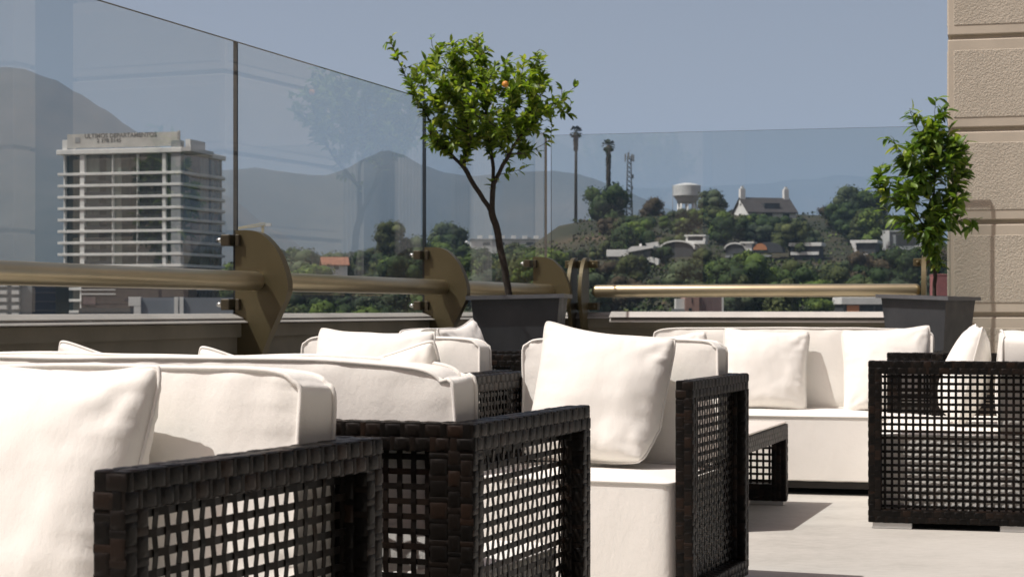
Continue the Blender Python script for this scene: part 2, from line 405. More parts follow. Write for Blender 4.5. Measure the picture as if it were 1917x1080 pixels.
# ------------------------------------------------------------------ wicker and cushion builders
def strands(mb, lo, hi, s=.0235, rnd=None):
    """cover a bar (box) with a woven skin of bulged strand tiles"""
    rnd = rnd or random.Random(1)
    L = [hi[i]-lo[i] for i in range(3)]; ax = max(range(3), key=lambda i: L[i]); mb.box(lo, hi)
    for face in range(6):
        nax, sgn = face // 2, (face % 2)*2-1
        if nax == ax and L[nax] > .1 and False: continue
        tx = [i for i in range(3) if i != nax]
        if tx[1] == ax: tx = tx[::-1]      # tx[0] = long direction
        la, lb = L[tx[0]], L[tx[1]]
        na = max(1, round(la/(s*.82))); nb = max(1, round(lb/s))
        ca, cb = la/na, lb/nb; base = hi[nax] if sgn > 0 else lo[nax]
        for i in range(na):
            for j in range(nb):
                along = ((i + j) % 2 == 0)
                a0, a1 = i*ca, (i+1)*ca; b0, b1 = j*cb, (j+1)*cb
                ov = .16
                if along: a0 -= ca*.30; a1 += ca*.30; b0 += cb*.04; b1 -= cb*.04; hgt = .0026
                else: b0 -= cb*.05; b1 += cb*.05; a0 += ca*.20; a1 -= ca*.20; hgt = .0014
                a0 += rnd.uniform(-.0012, .0012); a1 += rnd.uniform(-.0012, .0012)
                a0 = max(a0, -.0015); a1 = min(a1, la+.0015); b0 = max(b0, -.0015); b1 = min(b1, lb+.0015)
                hgt *= rnd.uniform(.8, 1.2)
                ia = (.30 if along else .20)*(a1-a0); ib = (.20 if along else .26)*(b1-b0); ja, jb = ia*.28, ib*.28
                def pt(a, b, h):
                    p = [0, 0, 0]; p[tx[0]] = lo[tx[0]]+a; p[tx[1]] = lo[tx[1]]+b; p[nax] = base + sgn*h; return tuple(p)
                n = len(mb.v)
                mb.v += [pt(a0, b0, .0003), pt(a1, b0, .0003), pt(a1, b1, .0003), pt(a0, b1, .0003),
                         pt(a0+ja, b0+jb, hgt*.74), pt(a1-ja, b0+jb, hgt*.74), pt(a1-ja, b1-jb, hgt*.74), pt(a0+ja, b1-jb, hgt*.74),
                         pt(a0+ia, b0+ib, hgt), pt(a1-ia, b0+ib, hgt), pt(a1-ia, b1-ib, hgt), pt(a0+ia, b1-ib, hgt)]
                fs = [(8, 9, 10, 11), (0, 1, 5, 4), (1, 2, 6, 5), (2, 3, 7, 6), (3, 0, 4, 7), (4, 5, 9, 8), (5, 6, 10, 9), (6, 7, 11, 10), (7, 4, 8, 11)]
                # orientation
                va = Vector(mb.v[n+5])-Vector(mb.v[n+4]); vb = Vector(mb.v[n+7])-Vector(mb.v[n+4])
                fl_ = (va.cross(vb))[nax]*sgn < 0
                for f in fs:
                    q = [n+k for k in f]; mb.face(q[::-1] if fl_ else q, 0, True)

def lattice(mb, lo, hi, axis, pitch=.0268, sw=.0100, th=.0018, cpos=None):
    """open woven panel; axis = thin axis (0 or 1); strips interlaced over-under"""
    ia = 1 - axis; c = (lo[axis]+hi[axis])/2 if cpos is None else cpos
    la = hi[ia]-lo[ia]; lz = hi[2]-lo[2]
    na = max(2, round(la/pitch)); nz = max(2, round(lz/pitch)); pa = la/na; pz = lz/nz
    def strip(fixed, width, along_z, phase):
        cnt = nz if along_z else na; step = pz if along_z else pa; start = lo[2] if along_z else lo[ia]
        path = [(start, 0)]
        for k in range(cnt):
            path.append((start+(k+.5)*step, (1 if (k+phase) % 2 else -1)*.0014))
        path.append((start+cnt*step, 0))
        n = len(mb.v)
        for s_, d in path:
            for e1, e2 in ((-1, -1), (1, -1), (1, 1), (-1, 1)):
                p = [0, 0, 0]; p[axis] = c + d + e2*th/2
                if along_z: p[ia] = fixed + e1*width/2; p[2] = s_
                else: p[2] = fixed + e1*width/2; p[ia] = s_
                mb.v.append(tuple(p))
        for k in range(len(path)-1):
            for j in range(4):
                a = n+k*4+j; b_ = n+k*4+(j+1) % 4; mb.face((a, b_, b_+4, a+4), 0, False)
    for i in range(na): strip(lo[ia]+(i+.5)*pa, sw, True, i)
    for k in range(nz): strip(lo[2]+(k+.5)*pz, sw*1.08, False, k+1)

def nz3(x, y, z): return noise.noise(Vector((x, y, z)))
def cushion(mb, pip, w, h, t, T, puff=.02, crown=.012, seed=0, step=.022, cr=.03, wr=.006, pr=.0042, both=True):
    """boxed cushion: faces in local X-Z (z 0..h), thickness along Y; T = 4x4 transform"""
    nx = max(6, round(w/step)); ny = max(6, round(h/step)); sx = seed*7.3
    def pos(u, v, side):
        m = (abs(u)**16)*(abs(v)**16)
        x = u*w/2*(1-m*cr/w*1.3); z = (v+1)/2*h
        z = h/2 + (z-h/2)*(1-m*cr/h*1.3) + crown*(1-u*u)*(v+1)/2
        x += .004*nz3(z*7+sx, side, 2.1)*abs(u)**3
        z += .005*nz3(x*5+sx, side*1.7, 4.4)*max(0, v)**3
        e = (1-abs(u)**4)*(1-abs(v)**4)
        d = t/2 + puff*e**.75
        eu, ev = 1-abs(u), 1-abs(v)
        duw, dvh = eu*w/2, ev*h/2
        # gathers that start at the piping and fade into the panel
        d -= wr*math.exp(-duw/.040)*(1-math.exp(-duw/.008))*(.5+.5*math.sin(z*135+sx+3.5*nz3(z*9, sx, side)))**3*(.45+1.1*abs(nz3(z*6+sx, side, 9.1)))*1.5
        d += wr*math.exp(-dvh/.035)*(1-math.exp(-dvh/.012))*nz3(x*20+sx*1.3, side+5.3, v*2)*1.4
        d += .006*nz3(x*4+sx, z*5, side*3.1)*e
        return Vector((x, side*d, z))
    def bnd():
        B = [(i, 0) for i in range(nx)] + [(nx, j) for j in range(ny)] + [(i, ny) for i in range(nx, 0, -1)] + [(0, j) for j in range(ny, 0, -1)]
        return B
    idx = {}
    for side in (-1, 1):
        for j in range(ny+1):
            for i in range(nx+1):
                # finer near the border
                u = -1+2*i/nx; v = -1+2*j/ny
                u = math.copysign(1-(1-abs(u))**1.25, u); v = math.copysign(1-(1-abs(v))**1.25, v)
                idx[(side, i, j)] = len(mb.v); mb.v.append(tuple(T @ pos(u, v, side)))
        for j in range(ny):
            for i in range(nx):
                q = [idx[(side, i, j)], idx[(side, i+1, j)], idx[(side, i+1, j+1)], idx[(side, i, j+1)]]
                mb.face(q if side < 0 else q[::-1], 0, True)
    B = bnd(); k = len(B); Ti = T.inverted(); rows = 4; ring = []
    cen = Vector((0, 0, h/2))
    for (i, j) in B:
        p = Ti @ Vector(mb.v[idx[(-1, i, j)]]); q = Ti @ Vector(mb.v[idx[(1, i, j)]])
        out = Vector(((1 if i == nx else -1 if i == 0 else 0), 0, (1 if j == ny else -1 if j == 0 else 0))).normalized()
        col = [len(mb.v)]; mb.v.append(tuple(T @ p))
        for r_ in range(1, rows):
            f = r_/rows; c = p.lerp(q, f) + out*(.0045*math.sin(math.pi*f)*(.8+.6*nz3(i*.35+sx, j*.35, f)))
            col.append(len(mb.v)); mb.v.append(tuple(T @ c))
        col.append(len(mb.v)); mb.v.append(tuple(T @ q)); ring.append(col)
    for a in range(k):
        b_ = (a+1) % k
        for r_ in range(rows):
            mb.face((ring[a][r_], ring[a][r_+1], ring[b_][r_+1], ring[b_][r_]), 0, True)
    for side in ((-1, 1) if both else (-1,)):
        pts = []
        for (i, j) in B:
            p = Ti @ Vector(mb.v[idx[(side, i, j)]])
            out = Vector(((1 if i == nx else -1 if i == 0 else 0), side*.5, (1 if j == ny else -1 if j == 0 else 0))).normalized()
            pts.append(T @ (p + out*pr*.55))
        pip.loop_tube(pts, pr, 6)

def make_pillow_mesh(seed, size=.42, th=.13, fold=0.0):
    rnd = random.Random(seed); n = 40; mb = MB(); pip = MB(); h = size/2; sx = seed*3.7; idx = {}
    cw = [(a, b_, rnd.uniform(0, 6.28), rnd.uniform(.8, 1.3)) for a in (-1, 1) for b_ in (-1, 1)]
    def pos(u, v, side):
        k1 = .055; x = u*(1-k1*(1-v*v)*abs(u)**2)*h; z = v*(1-k1*(1-u*u)*abs(v)**2)*h
        z -= .012*(1-u*u)*max(0, v)**2
        rc = 1-.045*(abs(u)**9)*(abs(v)**9); x *= rc; z *= rc
        x += .007*nz3(u*1.5+sx, v*1.5, 1.3); z += .007*nz3(u*1.5+sx, v*1.5, 7.7)
        e = max(0.0, (1-u*u)*(1-v*v))
        d = th*.62*e**.42*(1+.12*nz3(u*1.4+sx, v*1.4, side))*(1-.18*v)
        for a, b_, ph, am in cw:
            du, dv = u-a, v-b_; r_ = math.hypot(du, dv); an = math.atan2(dv, du)
            d += .0042*am*math.exp(-((r_-.36)/.22)**2)*math.sin(an*9+ph+side)*min(1, e*3)
        eu, ev = 1-abs(u), 1-abs(v)
        d += (.007*nz3(u*2.2+sx, v*1.4, side*2.2) + .0022*nz3(u*6+sx, v*6, side*4.2))*min(1, e*2.5)
        d += .0065*math.exp(-eu/.16)*(1-math.exp(-eu/.04))*nz3(v*11+sx, side*3, u)*2 + .005*math.exp(-ev/.16)*(1-math.exp(-ev/.04))*nz3(u*10+sx, side*7, v)*2
        return Vector((x, side*d, z))
    for side in (-1, 1):
        for j in range(n+1):
            for i in range(n+1):
                u = -1+2*i/n; v = -1+2*j/n
                u = math.copysign(1-(1-abs(u))**1.35, u); v = math.copysign(1-(1-abs(v))**1.35, v)
                if side == 1 and (i in (0, n) or j in (0, n)): idx[(1, i, j)] = idx[(-1, i, j)]; continue
                idx[(side, i, j)] = len(mb.v); p = pos(u, v, side)
                if fold and u > .1 and v < -.35:
                    f = max(0, (u-.1)/.9)*max(0, (-v-.35)/.65); p = Vector((p.x-.03*f, p.y-.06*fold*f, p.z+.02*f))
                mb.v.append(tuple(p))
        for j in range(n):
            for i in range(n):
                q = [idx[(side, i, j)], idx[(side, i+1, j)], idx[(side, i+1, j+1)], idx[(side, i, j+1)]]
                mb.face(q if side < 0 else q[::-1], 0, True)
    B = [(i, 0) for i in range(n)] + [(n, j) for j in range(n)] + [(i, n) for i in range(n, 0, -1)] + [(0, j) for j in range(n, 0, -1)]
    pip.loop_tube([Vector(mb.v[idx[(-1, i, j)]])*1.006 for i, j in B], .0036, 6)
    return mb.mesh("throw_pillow", m_fab), pip.mesh("pillow_piping", m_fab)
pil_mesh = [make_pillow_mesh(s, f_[0], f_[1], f_[2]) for s, f_ in ((3, (.425, .16, 0)), (11, (.425, .165, 1.0)), (23, (.415, .15, 0)), (37, (.425, .14, .4)))]
def pillow(var, loc, yaw, lean, roll, label, size=1.0):
    me, pm = pil_mesh[var]
    o = bpy.data.objects.new("throw_pillow", me); C.objects.link(o); tag(o, label, "pillow", "cream throw pillows")
    o.matrix_world = Matrix.Translation(loc) @ Matrix.Rotation(yaw, 4, 'Z') @ Matrix.Rotation(-lean, 4, 'X') @ Matrix.Rotation(roll, 4, 'Y') @ Matrix.Scale(size, 4)
    p = bpy.data.objects.new("piping", pm); link(p, o); return o

D0, H0, TH = .66, .65, .047
def make_seat(name, W, label, cat_, seed=0, group=None, fine=.022, crn=.02):
    """lounge seat facing local -y, origin on the floor at its centre"""
    root = empty(name); tag(root, label, cat_, group); rnd = random.Random(seed+5)
    hw, hd = W/2, D0/2; zb = .025
    for s in (-1, 1):
        x0, x1 = (hw-TH, hw) if s > 0 else (-hw, -hw+TH)
        a = MB()
        strands(a, (x0, -hd, H0-TH), (x1, hd, H0), rnd=rnd); strands(a, (x0, -hd, zb), (x1, hd, zb+TH), rnd=rnd)
        strands(a, (x0, -hd, zb+TH), (x1, -hd+TH, H0-TH), rnd=rnd); strands(a, (x0, hd-TH, zb+TH), (x1, hd, H0-TH), rnd=rnd)
        arm = a.build("arm", m_wick, root)
        a = MB(); lattice(a, (x0, -hd+TH, zb+TH), (x1, hd-TH, H0-TH), 0, cpos=(x0+.0096 if s > 0 else x1-.0096)); a.build("woven_panel", m_wick, arm)
        for yy in (-hd+.015, hd-.165):
            a = MB(); a.box((x0+.004, yy, 0), (x1-.004, yy+.15, zb), 0, None, .002); a.build("foot", m_alu, root)
    a = MB(); yb0 = hd-TH
    strands(a, (-hw+TH, yb0, H0-TH), (hw-TH, hd, H0), rnd=rnd); strands(a, (-hw+TH, yb0, zb), (hw-TH, hd, zb+TH), rnd=rnd)
    for s in (-1, 1):
        x0, x1 = (hw-TH-.035, hw-TH) if s > 0 else (-hw+TH, -hw+TH+.035)
        strands(a, (x0, yb0, zb+TH), (x1, hd, H0-TH), rnd=rnd)
    bf = a.build("back_frame", m_wick, root)
    a = MB(); lattice(a, (-hw+TH+.035, yb0, zb+TH), (hw-TH-.035, hd, H0-TH), 1); a.build("woven_panel", m_wick, bf)
    a = MB(); a.box((-hw+TH+.01, -hd+.055, .03), (hw-TH-.01, yb0-.01, .068)); a.build("base_frame", m_dark, root)
    iw = W-2*TH-.022
    # seat cushion: local X-Z face -> lies flat
    dep = D0-TH-.022-.005; a = MB(); p = MB()
    T = Matrix(((1, 0, 0, 0), (0, 0, 1, -hd+.022), (0, -1, 0, .07+.145), (0, 0, 0, 1)))
    cushion(a, p, iw, dep, .29, T, puff=.016, crown=0, seed=seed+1, step=fine*1.2, cr=.02, wr=.004, both=False)
    sc = a.build("seat_cushion", m_fab, root); p.build("piping", m_fab, sc)
    a = MB(); p = MB(); bt = .100
    T = Matrix.Translation((0, yb0-.006-bt/2-.012, .378)) @ Matrix.Rotation(R(-2.0), 4, 'X')
    cushion(a, p, iw, .372, bt, T, puff=.015, crown=.009, seed=seed+2, step=fine, cr=crn, wr=.009)
    bc = a.build("back_cushion", m_fab, root); p.build("piping", m_fab, bc)
    return root
# --- hotel front beyond the right of the picture: it mirrors in the glass panes and shades the terrace from that side
m_hglass = simple("dark_hotel_glazing", (.16, .19, .22), .06, .9, .15, .4)
m_curtain = simple("white_curtain", (.38, .37, .35), .9, 0, .05, 2)
def hotel(name, M, y0, y1, h, label, step, cols, curtains):
    root = empty(name); tag(root, label, "building")
    a = MB(); a.box((.35, y0, 0), (4.0, y1, h), 0, M); a.build("glazed_front", m_hglass, root)
    a = MB(); a.box((-.15, y0, h), (4.0, y1, h+.9), 0, M, .02); a.build("roof_band", m_groove, root)
    for y in cols:
        a = MB(); a.box((-.1, y, 0), (.34, y+.55, h), 0, M, .006); a.build("column", m_stucco, root)
    for y in curtains:
        a = MB(); n = 14
        for k in range(n): a.box((.20+.03*(k % 2), y+k*.05, .1), (.26+.03*(k % 2), y+k*.05+.048, h-.8), 0, M, .012)
        a.build("curtain", m_curtain, root)
    return root
MH = MUV @ Matrix.Translation((3.3, 0, 0))
hotel("hotel_building", MH, -8.5, 10.6, 5.2, "dark glazed hotel front with beige columns beyond the right edge, mirrored in the glass panes", 3, (-8, -4.4, -.8, 2.8, 6.4, 10.0), (-6, -2.2, 1.4))
MH2 = MUV @ Matrix.Translation((-.72, 0, 0))
hotel("hotel_wing", MH2, 14.75, 24.0, 5.6, "dark glazed wing with white curtains behind the stucco wall, seen only as a mirror image", 3, (23.4,), (16.6, 18.2, 20.6))
MH3 = Matrix(((-U.x, V.x, 0, -U.x*7.0), (-U.y, V.y, 0, -U.y*7.0), (0, 0, 1, 0), (0, 0, 0, 1)))
hotel("hotel_rear_wing", MH3, -4.4, 3.2, 4.6, "glazed hotel wing behind the camera, mirrored in the back glass pane", 3, (-4.2, -1.2, 1.9), ())

pl = empty("stucco_pillar", UVZ(12.05, .17, 0), -R(18.5)); tag(pl, "slim stucco pillar outside the right edge, mirrored in the nearest glass pane", "pillar")
for n in range(-1, 9):
    z0 = max(0, .831 + .64*n); z1 = .831 + .64*n + .608
    a = MB(); a.box((0, 0, z0), (.30, .30, z1), 0, None, .006); a.build("pillar_block", m_stucco, pl)
a = MB(); a.box((.03, .03, 0), (.27, .27, 6.3)); a.build("pillar_core", m_groove, pl)
# ------------------------------------------------------------------ furniture
def ang(a): return Vector((math.sin(R(a)), math.cos(R(a)), 0)), Vector((math.cos(R(a)), -math.sin(R(a)), 0))
GA = "wicker lounge seats with cream cushions"
def put(o, x, y, rz): o.location = (x, y, 0); o.rotation_euler = (0, 0, rz)
CW, SW_ = .75, 1.46
# A: nearest armchair at left
ua, va = ang(24.3); c = Vector((-.474, 2.24, 0)) + ua*D0/2 - va*CW/2
chA = make_seat("wicker_armchair", CW, "nearest wicker armchair at the lower left, cream cushions, arm lattice close to camera", "armchair", 1, GA, .013); put(chA, c.x, c.y, -R(24.3)); cA = c
# C and F: armchairs facing the camera
uc, vc = ang(21.0); cC = Vector((.503, 5.1, 0)) + uc*D0/2 - vc*CW/2
chC = make_seat("wicker_armchair", CW, "wicker armchair in the centre facing the camera with one big upright pillow", "armchair", 12, GA); put(chC, cC.x, cC.y, -R(21))
cF = cC - vc*(CW+.045) + uc*.02
chF = make_seat("wicker_armchair", CW, "wicker armchair left of the centre one, mostly hidden behind the long sofa back", "armchair", 25, GA); put(chF, cF.x, cF.y, -R(20))
# G: armchair at the left railing, facing right
th_g = R(71.5); cG = Vector((-.155, 8.56, 0))
chG = make_seat("wicker_armchair", CW, "far wicker armchair turned to the right, beside the left planter", "armchair", 33, GA); put(chG, cG.x, cG.y, th_g)
# B: sofa with its back to the camera
ub, vb = ang(20.4); cB = Vector((-.068, 3.18, 0)) + ub*D0/2 - vb*SW_/2
soB = make_seat("wicker_sofa", SW_, "long wicker sofa with its back to the camera, behind the nearest armchair", "sofa", 41, GA, .017, .04); put(soB, cB.x, cB.y, math.pi-R(20.4))
# D: sofa at the back facing the camera, E: sofa at right facing left
ud, vd = ang(14.5); cD = Vector((1.312, 8.72, 0))
soD = make_seat("wicker_sofa", SW_, "white cushioned sofa along the back parapet facing the camera", "sofa", 52, GA); put(soD, cD.x, cD.y, -R(14.5))
fe = -vd; cE = Vector((1.39, 7.12, 0)) + ud*SW_/2 - fe*D0/2
soE = make_seat("wicker_sofa", SW_, "wicker sofa at the right edge turned sideways, square lattice arm facing camera", "sofa", 63, GA); put(soE, cE.x, cE.y, -R(104.5))

# pillows
pillow(0, Vector((-.750, 2.785, .565)), -R(24), R(14), R(2), "big cream pillow at the far left on the nearest armchair", 1.02)
pillow(1, Vector((.266, 5.575, .588)), -R(16), R(14), R(7), "upright cream pillow with a folded lower corner on the centre armchair", 1.0)
pillow(2, cF + uc*.055 - vc*.02 + Vector((0, 0, .588)), -R(20), R(15), R(2.0), "cream pillow with sagging top edge on the armchair left of centre", 1.0)
for px, Y, zz, roll, lab in ((262, 3.72, .577, 8, "cream pillow whose corner peeks over the left of the long sofa back"),
                             (530, 3.60, .568, 8, "cream pillow whose small tip shows over the middle of the long sofa back"),
                             (690, 3.47, .583, -9, "cream pillow whose corner peeks over the right end of the long sofa back")):
    p = at(px, 700, Y); pillow(3, Vector((p.x, p.y, zz)), math.pi-R(20.4), R(12), R(-roll), lab, .91)
p = at(1432, 692, 8.79); pillow(0, p, -R(6), R(14), R(3), "cream pillow in the middle of the back sofa casting a shadow to its right", .96)
p = at(1660, 692, 8.645); pillow(2, p, -R(18), R(14), R(-3), "cream pillow at the right end of the back sofa", 1.0)
p = at(1246, 702, 8.90); pillow(3, p, -R(8), R(16), R(-4), "cream pillow at the left end of the back sofa, mostly hidden by the centre armchair", 1.0)
p = cE + vd*.035 - ud*.20; pillow(2, Vector((p.x, p.y, .588)), -R(100), R(14), R(2), "cream pillow seen from the side on the sofa at the right edge", 1.0)
p = cG - vd*.02 - ud*.12; pillow(3, Vector((p.x, p.y, .585)), R(66), R(15), R(-6), "cream pillow on the far armchair beside the left planter", 1.0)

# coffee table
def make_table(name, wx, ly, label):
    root = empty(name); tag(root, label, "table"); rnd = random.Random(9)
    hx, hy, H = wx/2, ly/2, .352; th = .062
    a = MB()
    strands(a, (hx-th, -hy, H-th), (hx, hy, H), rnd=rnd); strands(a, (-hx, -hy, H-th), (-hx+th, hy, H), rnd=rnd)
    strands(a, (-hx+th, -hy, H-th), (hx-th, -hy+th, H), rnd=rnd); strands(a, (-hx+th, hy-th, H-th), (hx-th, hy, H), rnd=rnd)
    a.box((-hx+th, -hy+th, H-.03), (hx-th, hy-th, H-.004)); a.build("top_frame", m_wick, root)
    a = MB(); a.box((-hx+.004, -hy+.004, H+.004), (hx-.004, hy-.004, H+.012), 0, None, .002); a.build("glass_top", m_ttop, root)
    for s in (-1, 1):
        y0, y1 = (hy-TH, hy) if s > 0 else (-hy, -hy+TH)
        a = MB(); zt = H-th
        for sx in (-1, 1):
            x0, x1 = (hx-th, hx) if sx > 0 else (-hx, -hx+th)
            strands(a, (x0, y0, .02), (x1, y1, zt), rnd=rnd)
        strands(a, (-hx+th, y0, .02), (hx-th, y1, .09), rnd=rnd)
        e = a.build("end_panel", m_wick, root)
        a = MB(); lattice(a, (-hx+th, y0, .09), (hx-th, y1, zt), 1); a.build("woven_panel", m_wick, e)
        for sx in (-1, 1):
            a = MB(); x0 = hx-.16 if sx > 0 else -hx+.01
            a.box((x0, y0+.004, 0), (x0+.15, y1-.004, .02), 0, None, .002); a.build("foot", m_alu, root)
    return root
m_ttop = simple("frosted_grey_glass_top", (.68, .63, .57), .30, 0, .06, 4)
tw, tl = .70, 1.05
ut, vt = ang(18.4); ct = Vector((1.205, 7.985, 0)) - ut*tl/2 - vt*tw/2
tb = make_table("coffee_table", tw, tl, "low wicker coffee table with pale top in front of the back sofa"); put(tb, ct.x, ct.y, -R(18.4))

# ------------------------------------------------------------------ planters and plants
def planter(loc, rz, label, tilt=(0, 0), sb=.215, st=.285, H=.93):
    root = empty("planter", loc, rz); tag(root, label, "planter", "tall charcoal metal planters")
    a = MB(); n = 10
    dz = lambda x, y: tilt[0]*x + tilt[1]*y
    def ring(s, z, k): 
        pts = []
        for cx, cy in ((-1, -1), (1, -1), (1, 1), (-1, 1)):
            pts.append((cx*s, cy*s, z + dz(cx*s, cy*s)*k))
        return pts
    rows = [ring(sb+(st-sb)*(i/n)**1.0, H*i/n, i/n) for i in range(n+1)]
    inner = [ring(st-.012, H, 1), ring(st-.03, H-.09, 1)]
    rows += inner
    b0 = len(a.v)
    for r_ in rows: a.v += r_
    for i in range(len(rows)-1):
        for j in range(4):
            p_ = b0+i*4+j; q_ = b0+i*4+(j+1) % 4; a.face((p_, q_, q_+4, p_+4), 0)
    a.face([b0+j for j in range(4)][::-1], 0); a.build("planter_body", m_plant, root)
    a = MB(); o_ = st+.026; i_ = st-.018; zz = H; hgt = .023
    def rr(s, z): return [(cx*s, cy*s, z+dz(cx*s, cy*s)) for cx, cy in ((-1, -1), (1, -1), (1, 1), (-1, 1))]
    L = [rr(o_, zz-.012), rr(o_, zz+hgt-.012), rr(i_, zz+hgt-.012), rr(i_, zz-.012)]; b0 = len(a.v)
    for r_ in L: a.v += r_
    for i in range(4):
        for j in range(4):
            p_ = b0+i*4+j; q_ = b0+i*4+(j+1) % 4; k = ((i+1) % 4)*4 - i*4; a.face((p_, q_, q_+k, p_+k), 0)
    a.build("planter_rim", m_rim, root)
    a = MB(); s = st-.03
    for i in range(12):
        for j in range(12):
            f = lambda ii, jj: (-s+2*s*ii/12, -s+2*s*jj/12, H-.035+.02*nz3(ii*.7, jj*.7, 3) + dz(-s+2*s*ii/12, -s+2*s*jj/12))
            a.quad(f(i, j), f(i+1, j), f(i+1, j+1), f(i, j+1), 0, True)
    a.build("soil", m_soil, root)
    return root
TL = at(974, 552, 10.75); planter((TL.x, TL.y, 0), -R(7), "charcoal planter under the citrus tree near the railing corner", (.022, 0), .165, .257, .925)
TR = at(1738, 555, 11.72); planter((TR.x, TR.y, 0), -R(38), "charcoal planter under the glossy shrub, at right against the stucco wall", (-.035, .0), .135, .222, .93)

def leaf_mesh(mb, p, d, nrm, L, Wd, curl, m=0):
    d = d.normalized(); s = d.cross(nrm); s = s.normalized() if s.length > 1e-5 else d.orthogonal().normalized(); nn = s.cross(d)
    rows = [(0, .06), (.22, .8), (.5, 1.0), (.78, .68), (1, .03)]; n = len(mb.v)
    for t, wf in rows:
        c = p + d*L*t + nn*(-curl*L*t*t)
        for q in (-1, 0, 1):
            mb.v.append(tuple(c + s*q*Wd*.5*wf + nn*(abs(q)*Wd*.16*wf)))
    for i in range(4):
        for j in range(2):
            a = n+i*3+j; mb.face((a, a+1, a+4, a+3), m, True)

def grow(root_name, base, label, cat_, trunk, limbs, ell, spikes, ntip, leaves, L, Wd, droop, mleaf, seed, Y, depth, tr0, group=None, fruits=0):
    """trunk/limbs: polylines in world space with radii; crown grown towards sampled tips"""
    rnd = random.Random(seed); root = empty(root_name, base); tag(root, label, cat_, group)
    B = Vector(base); nodes = []   # pos, parent
    def add(p, par): nodes.append([p, par]); return len(nodes)-1
    ends = []; wood = MB()
    def poly(pts, par):
        last = par
        for i in range(len(pts)):
            if last is None: last = add(pts[i], None); continue
            q0 = nodes[last][0]; seg = max(1, int((pts[i]-q0).length/.035))
            for k in range(1, seg+1): last = add(q0.lerp(pts[i], k/seg) + Vector((rnd.uniform(-1, 1), rnd.uniform(-1, 1), 0))*.003, last)
        return last
    fork = poly(trunk, None); fixed = []
    nt_ = len(nodes)
    for lm, pi in limbs:
        st = min(range(len(nodes)), key=lambda i: (nodes[i][0]-lm[0]).length); poly(lm[1:], st)
    attach0 = nt_ + 2
    tips = []
    tot = sum(e[2]*e[3] for e in ell)
    for cx, cy, rx, ry in ell:
        for _ in range(int(ntip*rx*ry/tot)):
            while True:
                a, b_, c_ = rnd.uniform(-1, 1), rnd.uniform(-1, 1), rnd.uniform(-1, 1)
                q = a*a+b_*b_+c_*c_
                if .12 < q < 1: break
            tips.append(at(cx+a*rx, cy+b_*ry, Y) + Vector((0, c_*depth*min(1, rx/80), 0)))
    for cx, cy in spikes: tips.append(at(cx, cy, Y) + Vector((0, rnd.uniform(-.3, .3)*depth, 0)))
    top = nodes[fork][0]
    tips.sort(key=lambda p: (p-top).length)
    twigs = []
    for p in tips:
        best = min(range(attach0 if len(nodes) > attach0 else 0, len(nodes)), key=lambda i: (nodes[i][0]-p).length + max(0, nodes[i][0].z-p.z+.02)*.9)
        q = nodes[best][0]; seg = max(1, int((p-q).length/.045)); last = best
        bend = Vector((rnd.uniform(-1, 1), rnd.uniform(-1, 1), -.6))*(p-q).length*.10
        for k in range(1, seg+1):
            f = k/seg; last = add(q.lerp(p, f) + bend*math.sin(math.pi*f), last)
        twigs.append(last)
    # pipe-model radii
    cnt = [0.0]*len(nodes)
    for i in range(len(nodes)-1, -1, -1):
        if cnt[i] == 0: cnt[i] = 1
        if nodes[i][1] is not None: cnt[nodes[i][1]] += cnt[i]*.985 if False else 0
    kids = [[] for _ in nodes]
    for i, (p, par) in enumerate(nodes):
        if par is not None: kids[par].append(i)
    w_ = [0.0]*len(nodes)
    for i in range(len(nodes)-1, -1, -1):
        w_[i] = sum(w_[k]**1.0 for k in kids[i]) if kids[i] else 1.0
    mxw = w_[0]; rad = [max(.0016, tr0*(x/mxw)**.47) for x in w_]
    if True:
        for i in range(nt_): rad[i] = max(rad[i], tr0*(1-.3*i/nt_))
    # tubes along chains
    started = [False]*len(nodes)
    for i in range(len(nodes)):
        par = nodes[i][1]
        main = None
        if par is not None:
            main = max(kids[par], key=lambda k: w_[k])
        if par is not None and main == i: continue
        ch = [par, i] if par is not None else [i]
        while kids[ch[-1]]: ch.append(max(kids[ch[-1]], key=lambda k: w_[k]))
        if len(ch) < 2: continue
        rr = [rad[k] for k in ch]
        if par is not None: rr[0] = min(rr[0], rr[1]*1.15)
        pts = [nodes[k][0]-B for k in ch]; big = rr[0]
        wood.tube(pts, rr, 9 if big > .008 else 5, 0, True)
    wood.build("trunk", m_bark, root)
    lv = MB(); nl = 0
    for tnode in twigs:
        i = tnode; steps = 0; chain = []
        while i is not None and steps < 4: chain.append(i); i = nodes[i][1]; steps += 1
        for k in range(rnd.randint(leaves-2, leaves+2)):
            f = k/leaves; ci = chain[min(len(chain)-1, int(f*len(chain)))]; pr_ = nodes[ci][1] if nodes[ci][1] is not None else ci
            p = nodes[ci][0].lerp(nodes[pr_][0], rnd.random()); axis = (nodes[ci][0]-nodes[pr_][0])
            axis = axis.normalized() if axis.length > 1e-6 else Vector((0, 0, 1))
            out = Vector((rnd.gauss(0, 1), rnd.gauss(0, 1), rnd.gauss(0, .6))); out = (out - axis*out.dot(axis)).normalized()
            d = (out*.9 + axis*rnd.uniform(.4, 1.2) + Vector((0, 0, .25-droop*rnd.uniform(.4, 1.5)))).normalized()
            nr = (Vector((0, 0, 1)) + Vector((rnd.gauss(0, .5), rnd.gauss(0, .5), 0))).normalized()
            s_ = rnd.uniform(.55, 1.12)
            leaf_mesh(lv, p-B, d, nr, L*s_, Wd*s_, rnd.uniform(.05, .4)*(1+droop))
    lv.build("crown", mleaf, root)
    return root
Y1 = 10.75; P1 = lambda px, py, dy=0.0: at(px, py, Y1+dy)
